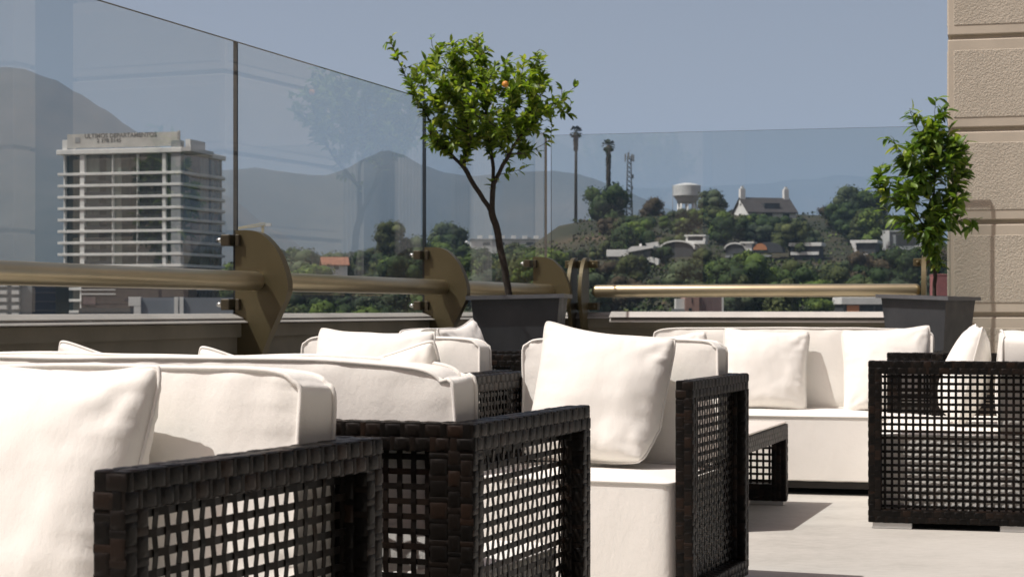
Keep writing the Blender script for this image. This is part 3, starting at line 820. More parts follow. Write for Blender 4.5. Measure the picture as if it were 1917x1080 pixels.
grow("citrus_tree", tuple(P1(957, 572)), "citrus tree with crooked dark trunk and one orange fruit in the left planter", "tree",
     [P1(957, 572), P1(951, 545), P1(942, 490), P1(930, 430), P1(921, 398)],
     [([P1(921, 398), P1(898, 362), P1(880, 335), P1(868, 312), P1(852, 298)], 0),
      ([P1(868, 312), P1(845, 290, .05), P1(812, 240, .1), P1(770, 165, .05), P1(748, 118), P1(732, 80)], 0),
      ([P1(921, 398), P1(923, 360), P1(924, 330), P1(922, 300)], 0),
      ([P1(923, 352), P1(938, 318, -.06), P1(958, 280, -.12), P1(985, 240, -.15), P1(1020, 205, -.12), P1(1052, 188, -.1)], 0),
      ([P1(922, 300), P1(915, 255, .08), P1(908, 200, .15), P1(900, 130, .1), P1(894, 72, .05)], 0),
      ([P1(868, 312), P1(880, 262, -.12), P1(868, 200, -.2), P1(850, 140, -.15)], 0),
      ([P1(958, 280), P1(990, 285, .1), P1(1015, 272, .12), P1(1028, 262, .12)], 0)],
     [(905, 195, 108, 88), (822, 150, 62, 66), (990, 185, 68, 62), (850, 238, 60, 46), (955, 243, 52, 34), (872, 110, 60, 40), (975, 135, 45, 40)],
     [(722, 78), (735, 70), (762, 96), (770, 120), (808, 70), (822, 85), (895, 58), (905, 66), (888, 80), (1010, 95), (1018, 110), (1000, 105), (1080, 165), (1070, 190), (1075, 215), (1060, 180), (1028, 258), (1012, 285), (990, 310), (960, 322), (845, 75), (950, 112), (1055, 205)],
     490, 12, .058, .025, .25, m_leaf1, 5, Y1, .40, .021)
a = MB(); a.lathe([(.001, -.019), (.010, -.017), (.017, -.010), (.0195, 0), (.017, .010), (.010, .017), (.001, .019)], 14)
of = a.build("orange", m_orange); of.location = at(946, 158, Y1-.34); tag(of, "small orange fruit hanging in the citrus crown", "fruit")
Y2 = 11.7; P2 = lambda px, py, dy=0.0: at(px, py, Y2+dy)
grow("potted_shrub", tuple(P2(1750, 568)), "slim leafy shrub with large glossy leaves in the right planter", "shrub",
     [P2(1750, 568), P2(1750, 520), P2(1748, 470), P2(1746, 430)],
     [([P2(1746, 430), P2(1748, 360), P2(1752, 290), P2(1750, 220), P2(1752, 188)], 0),
      ([P2(1747, 450), P2(1720, 410), P2(1690, 380), P2(1655, 365)], 0),
      ([P2(1748, 400), P2(1775, 370), P2(1800, 330), P2(1812, 300)], 0),
      ([P2(1748, 380), P2(1715, 330), P2(1690, 290), P2(1672, 262)], 0),
      ([P2(1747, 440), P2(1780, 420), P2(1810, 408), P2(1825, 412)], 0),
      ([P2(1750, 320), P2(1725, 260), P2(1705, 212)], 0)],
     [(1745, 290, 58, 60), (1752, 225, 34, 30), (1700, 335, 62, 48), (1725, 395, 62, 45), (1785, 385, 36, 40), (1752, 455, 34, 48), (1780, 300, 34, 40), (1722, 275, 45, 40)],
     [(1752, 186), (1700, 205), (1712, 200), (1655, 258), (1668, 265), (1632, 350), (1640, 340), (1650, 388), (1660, 395), (1826, 415), (1815, 425), (1818, 262), (1808, 282), (1812, 305), (1775, 205)],
     200, 9, .092, .037, .5, m_leaf2, 8, Y2, .24, .013)
# ------------------------------------------------------------------ far ground, hills, mountains
def interp(tab, x):
    if x <= tab[0][0]: return tab[0][1]
    for (a, b), (c, d) in zip(tab, tab[1:]):
        if x <= c:
            t = (x-a)/(c-a); t = t*t*(3-2*t)*.5 + t*.5; return b+(d-b)*t
    return tab[-1][1]
def sstep(a, b, x):
    t = min(1, max(0, (x-a)/(b-a))); return t*t*(3-2*t)
CREST = [(-900, 590), (0, 580), (300, 572), (440, 545), (560, 520), (640, 508), (760, 505), (900, 500), (985, 470), (1030, 425), (1080, 412), (1150, 412), (1250, 402), (1400, 396), (1500, 402), (1600, 404), (1680, 430), (1780, 462), (1950, 490), (2300, 540), (3000, 590)]
CREST2 = [(-600, 590), (200, 580), (420, 520), (560, 490), (700, 468), (830, 462), (920, 458), (1040, 448), (1300, 450), (1700, 470), (2300, 560)]
def ground(X, Y):
    if Y < 60: return -13.0
    px = 958.5+F*X/Y
    z = -13.0
    c1 = 0.85+(580-interp(CREST, px))*520/F
    rise = interp([(110, 0), (180, .12), (250, .27), (330, .44), (420, .61), (480, .84), (520, 1)], Y)
    z1 = -13 + (c1+13)*rise
    if Y > 520: z1 = c1 - (Y-520)*.10
    c2 = 0.85+(580-interp(CREST2, px))*900/F
    z2 = -13 + (c2+13)*sstep(480, 900, Y)
    if Y > 900: z2 = c2 - (Y-900)*.07
    z = max(z, z1, z2) if Y > 480 else max(z, z1)
    z = max(z, -13)
    return z + (1.2*noise.noise(Vector((X*.02, Y*.02, 0))) + .5*noise.noise(Vector((X*.07, Y*.07, 3))))*sstep(150, 300, Y)
m_ground, t, b, _ = newmat("dry_hillside_ground")
t.links.new(ramp(t, noise_tex(t, .035, 7, .65), [(.34, (.020, .026, .011)), (.5, (.038, .038, .019)), (.62, (.075, .058, .032)), (.76, (.17, .10, .055))]), b.inputs['Base Color'])
b.inputs['Roughness'].default_value = 1
mb = MB(); ys = [30, 60, 100, 150, 180, 210, 240, 265, 290, 315, 340, 365, 390, 415, 440, 465, 490, 520, 550, 600, 660, 720, 790, 850, 900, 960, 1050, 1200, 1500, 2200, 3500, 6000, 12000]
xs = [-1.6+3.2*i/150 for i in range(151)]
for Y in ys:
    for a_ in xs: X = a_*Y*.6; mb.v.append((X, Y, ground(X, Y)))
k = len(xs)
for i in range(len(ys)-1):
    for j in range(k-1): mb.face((i*k+j, i*k+j+1, (i+1)*k+j+1, (i+1)*k+j), 0, True)
tag(mb.build("hillside_ground", m_ground), kind="structure")

m_mtn, t, b, _ = newmat("scrubby_mountain_slope")
t.links.new(ramp(t, noise_tex(t, .0016, 8, .65), [(.34, (.035, .042, .030)), (.5, (.075, .075, .055)), (.66, (.14, .12, .09))]), b.inputs['Base Color']); b.inputs['Roughness'].default_value = 1
def mountain(name, prof, Y, depth, seed, px0, px1):
    mb = MB(); nx = 150; rows = 22
    for r_ in range(rows+1):
        f = r_/rows                       # 0 = foot towards us, .6 crest, 1 far foot
        for i in range(nx+1):
            px = px0+(px1-px0)*i/nx
            yc = Y + (f-.6)*depth; X = (px-958.5)*Y/F*(1+ (f-.6)*.15)
            zc = .85+(580-interp(prof, px))*Y/F
            hgt = (f/.6)**1.15 if f <= .6 else 1-((f-.6)/.4)**1.2
            rid = noise.fractal(Vector((X*.0011+seed, yc*.0007, seed)), .9, 2.1, 5)
            z = -13 + (zc+13)*hgt + rid*(zc+13)*.30*math.sin(math.pi*min(1, f/.6))*(1 if f < .6 else 0)
            z += noise.fractal(Vector((X*.006, yc*.006, seed)), .9, 2.0, 4)*zc*.012*(1 if f < .7 else 0)
            mb.v.append((X, yc, z))
    for r_ in range(rows):
        for i in range(nx):
            a = r_*(nx+1)+i; mb.face((a, a+1, a+nx+2, a+nx+1), 0, True)
    tag(mb.build(name, m_mtn), kind="structure")
mountain("near_mountain", [(-1500, 300), (-800, 190), (-300, 128), (-60, 117), (10, 117), (50, 122), (100, 142), (150, 170), (200, 200), (245, 232), (290, 260), (340, 300), (420, 360), (520, 430), (640, 520), (760, 585)], 3900, 2400, 3.1, -1500, 800)
mountain("far_mountain", [(-400, 330), (100, 330), (330, 318), (440, 313), (480, 311), (520, 318), (560, 324), (610, 325), (645, 314), (685, 292), (722, 276), (752, 284), (790, 306), (835, 318), (880, 325), (930, 323), (985, 318), (1040, 316), (1070, 320), (1110, 331), (1160, 349), (1210, 370), (1250, 386), (1320, 415), (1450, 470), (1600, 540), (1750, 590)], 5600, 3200, 9.4, -400, 1800)
mountain("distant_ridge", [(700, 420), (1000, 370), (1150, 352), (1300, 346), (1420, 342), (1500, 334), (1570, 326), (1640, 329), (1720, 342), (1850, 330), (2000, 345), (2300, 330), (2700, 380)], 12500, 3000, 5.7, 700, 2700)

# ------------------------------------------------------------------ buildings
m_white = simple("white_render", (.78, .78, .76), .85, 0, .07, .6)
m_offw = simple("offwhite_concrete", (.78, .78, .75), .85, 0, .10, .3)
m_greyw = simple("grey_concrete", (.30, .32, .33), .85, 0, .12, .4)
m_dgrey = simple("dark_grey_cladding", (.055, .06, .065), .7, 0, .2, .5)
m_brown = simple("dark_brown_brick", (.085, .062, .055), .9, 0, .25, .8)
m_pink = simple("pinkish_brick", (.36, .23, .19), .9, 0, .08, .8)
m_pinkd = simple("mauve_brick", (.20, .14, .135), .9, 0, .12, .8)
m_slate = simple("slate_roof", (.055, .050, .048), .8, 0, .2, .8)
m_tile = simple("clay_tile_roof", (.30, .13, .075), .85, 0, .25, 1.2)
m_orangew = simple("orange_render", (.50, .22, .10), .85, 0, .1, .8)
m_navy = simple("navy_glass_facade", (.012, .02, .035), .2, 0, .3, .5)
m_redw = simple("dusty_red_wall", (.36, .13, .12), .9, 0, .1, .8)
def winmat(name, stops, rough=.12):
    m, t, b, _ = newmat(name); t.links.new(island_var(t, stops), b.inputs['Base Color']); b.inputs['Roughness'].default_value = rough; return m
m_win = winmat("dark_window_glass", [(0, (.006, .012, .011)), (.4, (.013, .030, .026)), (.65, (.034, .062, .054)), (.88, (.085, .125, .112)), (1, (.22, .25, .22))])
m_pane = winmat("shaded_window", [(0, (.012, .016, .02)), (1, (.05, .06, .065))])

def rotm(p, a): return Matrix.Translation(p) @ Matrix.Rotation(a, 4, 'Z')
# apartment tower
tow = empty("apartment_tower"); tag(tow, "tall white balconied apartment tower with a long sign on its roof", "building")
YT = 450; sc_ = YT/F
zz = lambda py: .85+(580-py)*sc_
M = rotm(Vector(((118-958.5)*sc_, YT, 0)), R(-14))
WF = 31.3; DS = 27.0
a = MB(); a.box((1.2, 1.4, -13), (WF-.8, DS, zz(286)), 0, M); a.build("tower_core", m_dgrey, tow)
slabs = [zz(p) for p in (326, 347.7, 369, 390.3, 411.6, 433, 454.4, 476, 497.3, 518.8, 540.2, 561.6, 583)]
slabs += [slabs[-1]-2.8, slabs[-1]-5.6]
rndT = random.Random(4)
for i, z in enumerate(slabs):
    a = MB(); a.box((-1.5, 0, z-.42), (WF, 1.4, z+.22), 0, M, .05)
    pts = [Vector((WF, 0, z-.42)), Vector((WF+.5, .2, z-.42)), Vector((WF+.7, 8, z-.42)), Vector((WF+1.5, 12, z-.42)), Vector((WF+2.2, 18, z-.42)), Vector((WF+2.0, 22, z-.42)), Vector((WF+1.0, 25, z-.42)), Vector((WF-.8, 26, z-.42)), Vector((WF-.8, 1.4, z-.42))]
    a.prism(pts, (0, 0, .62), 0, M)
    if i == 0: a.box((-1.4, .05, z-.3), (-.2, 14, z+.2), 0, M)
    a.build("balcony_slab", m_offw, tow)
a = MB(); a.box((-1.7, -.3, zz(290)), (WF+.4, DS, zz(281)), 0, M, .1)
pts = [Vector((WF+.4, -.2, zz(288))), Vector((WF+2.4, .4, zz(288))), Vector((WF+2.6, 14, zz(288))), Vector((WF+.4, 18, zz(288)))]
a.prism(pts, (0, 0, .9), 0, M); a.build("roof_slab", m_offw, tow)
cols = [(0.0, .35), (4.4, 1.2), (13.0, .22), (19.6, .2), (26.3, .95)]
for x, w_ in cols:
    a = MB(); a.box((x, .25, -12), (x+w_, 1.5, zz(289)), 0, M, .03); a.build("column", m_offw, tow)
a = MB(); a.box((WF-2.6, .12, -12), (WF-.1, 2.2, zz(268)), 0, M); a.build("corner_pier", m_greyw, tow)
levels = [zz(289)] + slabs
for i in range(len(levels)-1):
    zt, zb_ = levels[i]-.3, levels[i+1]+.25
    if zb_ < -9: break
    a = MB()
    xs_ = [.4, 2.4, 4.4, 5.6, 7.4, 9.2, 11.0, 13.0, 15.2, 17.4, 19.6, 21.8, 24.0, 26.3, 27.2, 28.7]
    for x0, x1 in zip(xs_, xs_[1:]):
        if x1-x0 < 1.3: continue
        k = rndT.random(); y_ = 1.30 if k < .8 else .9
        a.box((x0+.04, y_, zb_), (x1-.04, y_+.06, zt), 0, M)
    for k in range(13): a.box((WF-.80, 2.2+k*1.8, zb_), (WF-.66, 3.85+k*1.8, zt), 0, M)
    a.build("window_band", m_win, tow)
    if i > 0:
        a = MB(); a.box((5.7, .06, zb_), (13.0, .10, zb_+.85), 0, M); a.box((19.8, .06, zb_), (26.2, .10, zb_+.85), 0, M)
        a.build("balustrade", m_tglass if False else m_pane, tow)
sg = MB(); sg.box((1.0, .2, zz(278)), (WF-.9, .6, zz(252)), 0, M); sg.box((WF-.9, .3, zz(280)), (WF-.5, .9, zz(250)), 0, M)
sign = sg.build("roof_sign", simple("weathered_sign_board", (.55, .54, .50), .9, 0, .16, .25), tow)
a = MB(); a.box((-.4, .4, zz(280)), (.9, 5, zz(262)), 0, M); a.box((WF+.3, 2.0, zz(280)), (WF+1.6, 11, zz(265)), 0, M); a.build("roof_parapet", m_offw, tow)
a = MB(); a.box((3.2, .12, zz(268)), (4.5, .2, zz(258)), 0, M); a.build("sign_emblem", m_greyw, sign)
def text(s, x, z, size, parent, sx=1.0, mt=None):
    cu = bpy.data.curves.new("sign_text", 'FONT'); cu.body = s; cu.size = size; cu.extrude = .02; cu.offset = .02
    tmp = bpy.data.objects.new("tmp_text", cu); C.objects.link(tmp); dg = bpy.context.evaluated_depsgraph_get()
    me = bpy.data.meshes.new_from_object(tmp.evaluated_get(dg)); bpy.data.objects.remove(tmp)
    me.materials.clear(); me.materials.append(mt or m_sgt)
    o = bpy.data.objects.new("sign_lettering", me); link(o, parent)
    o.matrix_world = M @ Matrix.Translation((x, .16, z)) @ Matrix.Rotation(R(90), 4, 'X') @ Matrix.Scale(sx, 4, (1, 0, 0)); return o
m_sgt = simple("faded_dark_paint", (.13, .13, .125), .9)
text("ULTIMOS DEPARTAMENTOS", 5.7, zz(260), 1.55, sign, .98)
text("2 378 0145", 9.0, zz(268.5), 1.25, sign, 1.15)

# generic small houses -------------------------------------------------------
def house(name, label, px, py, Y, w, d, h, rz, wallm, roofm=None, roof='flat', rh=.5, over=.4, wins=(), cat_="house", sink=4):
    """px,py = centre of the base line of the front in the photograph's pixels"""
    p = at(px, py, Y); root = empty(name, p, rz); tag(root, label, cat_)
    a = MB(); a.box((-w/2, 0, -sink), (w/2, d, h)); a.build("wall", wallm, root)
    if roof == 'flat':
        a = MB(); a.box((-w/2-over, -over, h), (w/2+over, d+over, h+rh), 0, None, .05); a.build("roof", roofm or wallm, root)
    elif roof == 'gable':
        a = MB()
        o_ = over
        pr = [Vector((-w/2-o_, -o_, h-.1)), Vector((-w/2-o_, d/2, h+rh)), Vector((-w/2-o_, d+o_, h-.1)), Vector((-w/2-o_, d+o_, h-.4)), Vector((-w/2-o_, d/2, h+rh-.35)), Vector((-w/2-o_, -o_, h-.4))]
        a.prism(pr, (w+2*o_, 0, 0)); a.build("roof", roofm, root)
        a = MB(); a.prism([Vector((-w/2, 0, h)), Vector((-w/2, d/2, h+rh-.36)), Vector((-w/2, d, h))], (w, 0, 0)); a.build("gable", wallm, root)
    elif roof == 'arch':
        a = MB(); pts = []
        for k in range(13):
            t_ = math.pi*k/12; pts.append(Vector((-(w/2+over)*math.cos(t_), -over, h-.2+rh*math.sin(t_))))
        pts2 = [Vector((q.x*.95, q.y, q.z-.35)) for q in pts[::-1]]
        a.prism((pts+pts2)[::-1], (0, d+2*over, 0)); a.build("roof", roofm or wallm, root)
        a = MB(); a.prism([Vector((-(w/2)*math.cos(math.pi*k/12), 0.05, h-.3+(rh-.3)*math.sin(math.pi*k/12))) for k in range(13)][::-1], (0, .3, 0)); a.build("arched_gable", m_dgrey, root)
    for x0, z0, x1, z1 in wins:
        a = MB(); a.box((x0, -.08, z0), (x1, .1, z1)); a.build("window", m_pane, root)
    return root
def addpart(root, name, lo, hi, m):
    a = MB(); a.box(lo, hi); return a.build(name, m, root)
S5 = lambda Y: Y/F
# villa on the hilltop
hv = house("hilltop_villa", "big dark-roofed villa with two chimneys on top of the hill", 1446, 401, 505, 14.0, 12.0, .6, R(14), m_white, m_slate, 'gable', 4.3, .5, [(-2, -1.2, 0, .8), (3, -1.2, 5, .8)])
for x in (-6.6, 6.4):
    a = MB(); a.box((x-.7, 5.3, 3), (x+.7, 6.7, 7.3)); a.box((x-.35, 5.6, 7.3), (x+.35, 6.3, 8.0)); a.build("chimney", m_white, hv)
a = MB(); a.box((-1.9, 1.0, 1.5), (2.6, 4.4, 3.1)); a.build("dormer", m_dgrey, hv)
# water tower
wt = empty("water_tower", at(1286, 402, 585)); tag(wt, "round white water tower on the hill crest", "water tower")
k = S5(585)
a = MB(); a.lathe([(4.35, 5.9), (4.42, 6.0), (4.42, 9.2), (4.3, 9.35), (2.6, 9.85), (.9, 10.15), (.02, 10.2)], 32, sm=False); a.lathe([(3.1, 3.6), (3.2, 4.3), (4.25, 5.85), (4.3, 5.9)], 32, m=1)
a.build("tank", [simple("aged_white_tank", (.55, .57, .57), .7, 0, .12, .6), m_greyw], wt)
for i in range(8):
    t_ = math.pi*2*i/8; x, y = 2.85*math.cos(t_), 2.85*math.sin(t_); a = MB(); a.tube([(x, y, -3), (x, y, 3.5)], .28, 8); a.build("leg", m_offw, wt)
a = MB(); a.tube([(-4.6, -.4, -3), (-4.6, -.4, 9.6)], .09, 6); a.tube([(-4.6, .1, -3), (-4.6, .1, 9.6)], .09, 6)
for i in range(20): a.tube([(-4.6, -.4, i*.6-2), (-4.6, .1, i*.6-2)], .05, 4)
a.build("ladder", m_greyw, wt)
# lattice mast
ma = empty("telecom_mast", at(1178, 404, 540)); tag(ma, "thin grey lattice telecom mast with antennas, right of the shaggy palm", "mast")
a = MB(); Hm = 17.6
for i in range(4):
    sx, sy = ((-1, -1), (1, -1), (1, 1), (-1, 1))[i]; nx_, ny_ = ((-1, -1), (1, -1), (1, 1), (-1, 1))[(i+1) % 4]
    a.tube([(sx*.95, sy*.95, -2), (sx*.5, sy*.5, Hm)], .13, 5)
    for j in range(13):
        f0, f1 = j/13, (j+1)/13; r0, r1 = .95-.45*f0, .95-.45*f1
        a.tube([(sx*r0, sy*r0, Hm*f0), (nx_*r1, ny_*r1, Hm*f1)], .07, 4); a.tube([(nx_*r0, ny_*r0, Hm*f0), (sx*r1, sy*r1, Hm*f1)], .07, 4)
a.build("lattice", m_dgrey, ma)
a = MB()
for i in range(7):
    t_ = i*.9; a.box((1.3*math.cos(t_)-.18, 1.3*math.sin(t_)-.18, Hm-1.6+(i % 3)*.25), (1.3*math.cos(t_)+.18, 1.3*math.sin(t_)+.18, Hm+.4+(i % 3)*.3))
a.tube([(0, 0, Hm), (0, 0, Hm+1.9)], .06, 5); a.box((.5, -.3, 11), (1.3, .3, 12.2)); a.box((.6, -.3, 7.8), (1.1, .3, 8.8)); a.tube([(-1.5, 0, Hm-.2), (1.5, 0, Hm-.2)], .08, 5); a.tube([(0, -1.5, Hm-.2), (0, 1.5, Hm-.2)], .08, 5)
a.build("antenna", m_greyw, ma)
# palms
m_frond = simple("dull_palm_frond", (.030, .042, .022), .8, 0, .3, 2); m_thatch = simple("dry_palm_skirt", (.065, .052, .036), 1, 0, .4, 1.5); m_ptrunk = simple("palm_trunk", (.04, .035, .03), .9, 0, .2, 2)
def palm(base, H, r, skirt0, rs, label, seed, nf=26, fl=2.3):
    rnd = random.Random(seed); root = empty("fan_palm", base); tag(root, label, "palm", "tall palms on the hill crest")
    a = MB(); a.tube([(0, 0, -2), (0, 0, H*.5), (.1, 0, H)], [r*1.15, r, r*.85], 8); a.build("trunk", m_ptrunk, root)
    a = MB()
    for i in range(240):
        z = H-(H-skirt0)*rnd.random(); t_ = rnd.uniform(0, 6.28); rr = r*.7 + (rs-r*.7)*rnd.uniform(.55, 1)*(.65+.35*(z-skirt0)/(H-skirt0+.01))
        p = Vector((math.cos(t_)*rr*.6, math.sin(t_)*rr*.6, z)); q = Vector((math.cos(t_)*rr, math.sin(t_)*rr, z-rnd.uniform(.6, 1.3))); s_ = Vector((-math.sin(t_), math.cos(t_), 0))*.22
        a.quad(p-s_, p+s_, q+s_*.6, q-s_*.6)
    a.build("dry_skirt", m_thatch, root)
    a = MB()
    for i in range(nf):
        t_ = rnd.uniform(0, 6.28); el = rnd.uniform(-.9, 1.35); d = Vector((math.cos(t_)*math.cos(el), math.sin(t_)*math.cos(el), math.sin(el)))
        c0 = Vector((0, 0, H)); c1 = c0 + d*fl*.62
        a.tube([c0, c1], .045, 4, 0, False)
        sd_ = d.cross(Vector((0, 0, 1))).normalized(); up = sd_.cross(d)
        for j in range(9):
            b_ = -1.25+2.5*j/8; dd = d*math.cos(b_)+sd_*math.sin(b_); e_ = c1 + dd*fl*.40 - Vector((0, 0, .12+.12*abs(b_))); w1 = dd.cross(up).normalized()*.15
            a.quad(c1-w1*.3, c1+w1*.3, e_+w1, e_-w1)
    a.build("frond", m_frond, root); return root
kp = S5(520)
palm(at(1078, 412, 520), 25.0, .42, 20.6, .95, "tallest slim palm with bare trunk on the hill crest", 2, 42, 2.0)
palm(at(1139, 400, 520), 19.4, .55, 8.6, 1.0, "shorter shaggy palm with a thick dry skirt on the hill crest", 5, 42, 2.1)

# white houses across the slope
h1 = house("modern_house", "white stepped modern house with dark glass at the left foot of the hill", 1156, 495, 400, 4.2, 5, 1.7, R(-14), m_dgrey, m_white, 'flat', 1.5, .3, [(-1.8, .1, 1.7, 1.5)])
addpart(h1, "wall", (2.2, 1, -1.5), (7.2, 6, 3.0), m_dgrey); 
a = MB(); a.prism([Vector((1.8, -.3, 2.9)), Vector((3.2, -.3, 3.9)), Vector((8.0, -.3, 4.0)), Vector((8.0, -.3, 3.6)), Vector((2.0, -.3, 2.6))], (0, 7, 0)); a.build("roof", m_white, h1)
addpart(h1, "chimney", (4.3, 3, 3.8), (4.8, 3.5, 4.6), m_white)
a = MB()
a.prism([Vector((5.0, -1, -1.2)), Vector((5.9, -1, 1.2)), Vector((7.8, -1, 1.6)), Vector((8.3, -1, 0.2)), Vector((7.0, -1, .6)), Vector((6.2, -1, -.8))], (0, 3, 0)); a.prism([Vector((8.4, -1, 1.4)), Vector((9.3, -1, 1.0)), Vector((9.0, -1, -4.4)), Vector((7.6, -1, -6)), Vector((8.5, -1, -2))], (0, 2, 0))
a.build("garden_wall", m_offw, h1)
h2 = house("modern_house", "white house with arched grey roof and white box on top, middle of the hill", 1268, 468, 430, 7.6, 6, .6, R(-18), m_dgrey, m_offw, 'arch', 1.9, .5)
a = MB(); a.prism([Vector((-7.6, -.6, 1.6)), Vector((-4.5, -.6, 2.0)), Vector((-4.0, -.6, -1.5)), Vector((-5.4, -.6, -4)), Vector((-5.9, -.6, -.4))], (0, 4, 0)); a.build("white_wing", m_white, h2)
a = MB(); a.box((1.8, 1, 1.4), (6.4, 5, 2.2)); a.box((1.8, 1, 2.2), (2.3, 5, 3.2)); a.box((5.9, 1, 2.2), (6.5, 5, 3.4)); a.box((1.5, .8, 3.2), (6.6, 5.2, 3.55)); a.build("roof_room", m_white, h2)
addpart(h2, "window", (2.3, 1.1, 2.2), (5.9, 1.2, 3.2), m_pane)
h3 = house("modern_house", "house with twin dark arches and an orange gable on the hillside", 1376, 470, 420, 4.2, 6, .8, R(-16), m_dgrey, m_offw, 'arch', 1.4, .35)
addpart(h3, "wall", (2.4, -.2, -2), (3.9, 3, 1.7), m_white); addpart(h3, "roof", (1.2, -.6, 1.7), (4.4, 5, 2.1), m_offw)
a = MB(); a.prism([Vector((4.2 + 1.6*(1-math.cos(math.pi*i/10))*1.0, -.3, .2+1.5*math.sin(math.pi*i/10))) for i in range(11)][::-1], (0, .4, 0)); a.build("orange_gable", m_orangew, h3)
a = MB(); pts = [Vector((7.6-3.4*math.cos(math.pi*i/12), 0, -.4+2.4*math.sin(math.pi*i/12))) for i in range(13)]; a.prism(pts[::-1], (0, 5, 0)); a.build("arched_wing", m_dgrey, h3)
addpart(h3, "terrace", (-2, -1.5, -1.5), (8.5, 0, -1.0), m_greyw)
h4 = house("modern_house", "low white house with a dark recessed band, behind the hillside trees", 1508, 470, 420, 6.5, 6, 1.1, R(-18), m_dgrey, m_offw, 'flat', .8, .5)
addpart(h4, "base_band", (-3.4, -.5, -.9), (3.1, 0, -.2), m_white)
h5 = house("modern_house", "white cubic house with grey glazed upper floor at the right end of the hill", 1690, 474, 430, 9.5, 7, 5.0, R(-22), m_greyw, m_greyw, 'flat', .35, .3, [(-1.6, 1.8, 3.9, 4.4)])
addpart(h5, "white_tower", (-5.6, -.7, .8), (-3.0, 5, 5.4), m_white); addpart(h5, "roof_edge", (-8.4, -.6, 4.2), (-5.6, 4, 4.7), m_white); addpart(h5, "annex", (3.0, -2, -2.5), (6.6, 3, 1.6), m_white); addpart(h5, "window", (4.1, -2.08, -.4), (4.8, -1.9, .8), m_pane)
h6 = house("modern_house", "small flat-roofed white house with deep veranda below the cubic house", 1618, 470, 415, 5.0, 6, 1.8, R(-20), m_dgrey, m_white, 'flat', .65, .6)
a = MB(); a.prism([Vector((-2.9, -.65, 1.9)), Vector((-1.9, -.65, 1.9)), Vector((-1.5, -.65, -.6)), Vector((-2.0, -.65, -.6))], (0, 2, 0)); a.build("slanted_pier", m_white, h6)
addpart(h6, "base_band", (-1.2, -.8, -1.4), (.9, 0, -.6), m_white)
# distant white row behind the tree trunk
h7 = house("long_pale_building", "long pale low building with a sawtooth roofline far behind the citrus trunk", 985, 463, 760, 46, 14, 3.0, R(3), m_offw, m_greyw, 'flat', .6, .5, [(-18+i*6, .8, -15+i*6, 2.1) for i in range(6)], "building")
for i in range(9): addpart(h7, "roof_light", (-20+i*4.7, 2, 3.6), (-18.2+i*4.7, 5, 5.0), m_white)
h8 = house("white_hut", "small bright white house among trees, left of the citrus trunk", 871, 463, 700, 2.6, 4, 1.6, R(12), m_white, m_white, 'gable', 1.0, .2)
h9 = house("tiled_house", "house with a salmon tiled roof among trees seen through the middle glass pane", 628, 506, 430, 5.6, 6, 1.4, R(10), m_white, m_tile, 'gable', 1.8, .5, [(-.4, .2, .8, 1.1)])
h12 = house("pink_low_building", "low pinkish roofed building behind the handrail, left of the right planter", 1700, 541, 330, 7.0, 5, 1.2, R(2), m_pink, m_tile, 'flat', .3, .3, cat_="building")
addpart(h12, "chimney", (-.4, 1, 1.5), (.2, 1.6, 3.0), m_pink)
h13 = house("red_walled_building", "dusty red wall of a building beside the stucco wall edge", 1772, 545, 300, 3.2, 5, 2.6, 0, m_redw, m_redw, 'flat', .2, .05, cat_="building")
# below the rails
h10 = house("pinkish_brick_building", "pinkish and mauve brick building seen under the back handrail", 1296, 600, 250, 1.9, 5, 3.6, R(2), m_pink, m_pink, 'flat', .2, .02, [(-.5, 1.3, -.1, 1.7), (-.1, 2.4, .0, 3.1)], "building", 10)
addpart(h10, "mauve_wall", (.98, .3, -8), (4.1, 5, 3.7), m_pinkd); addpart(h10, "corner_post", (4.1, .25, -8), (4.35, 5, 3.7), m_offw); addpart(h10, "water_tank", (-2.2, .4, -8), (-1.0, 2, 3.0), m_offw); addpart(h10, "tank_base", (-2.8, .2, -8), (-1.0, .4, 1.6), m_greyw)
h11 = house("white_flat_house", "white flat-roofed house with an orange wall seen under the handrail at right", 1628, 598, 255, 7.4, 6, 2.1, R(1), m_dgrey, m_white, 'flat', 1.0, .3, [(-1.2, .8, .5, 1.9), (.8, .8, 2.4, 1.9)], "house", 10)
addpart(h11, "orange_wall", (-3.2, -.12, -1), (-1.5, .02, 2.0), m_orangew); addpart(h11, "white_wall", (2.5, -.14, .9), (3.8, .02, 2.1), m_white); addpart(h11, "terrace_edge", (-4, -.5, 0), (4, -.14, .8), m_white)
# under the left handrail
def block(name, label, px0, px1, ytop, Y, d, m, cat_="building"):
    p0 = at(px0, 600, Y); p1 = at(px1, 600, Y); root = empty(name, ((p0.x+p1.x)/2, Y, -13)); tag(root, label, cat_)
    w_ = p1.x-p0.x; h = .85+(580-ytop)*Y/F+13; a = MB(); a.box((-w_/2, 0, 0), (w_/2, d, h)); a.build("wall", m, root); return root, w_, h
b1, w_, h = block("balcony_block", "pale apartment block with white balconies at the far left under the handrail", -60, 38, 500, 330, 8, m_greyw)
for i in range(7): addpart(b1, "balcony", (w_/2-5.2, -1.0, h-2.2-1.35*i), (w_/2-2.2, 0, h-1.5-1.35*i), m_white); addpart(b1, "balcony", (w_/2-1.3, -1.0, h-2.2-1.35*i), (w_/2+.0, 0, h-1.5-1.35*i), m_white)
b2, w_, h = block("glass_block", "dark navy glazed office block beside the balconies under the left handrail", 60, 104, 505, 330, 10, m_navy)
addpart(b2, "grey_side", (-w_/2-2.4, .3, 0), (-w_/2-.02, 9, h-.3), m_greyw)
for i in range(6): addpart(b2, "floor_band", (-w_/2, -.06, h-1.0-1.6*i), (w_/2, -.01, h-.85-1.6*i), m_dgrey)
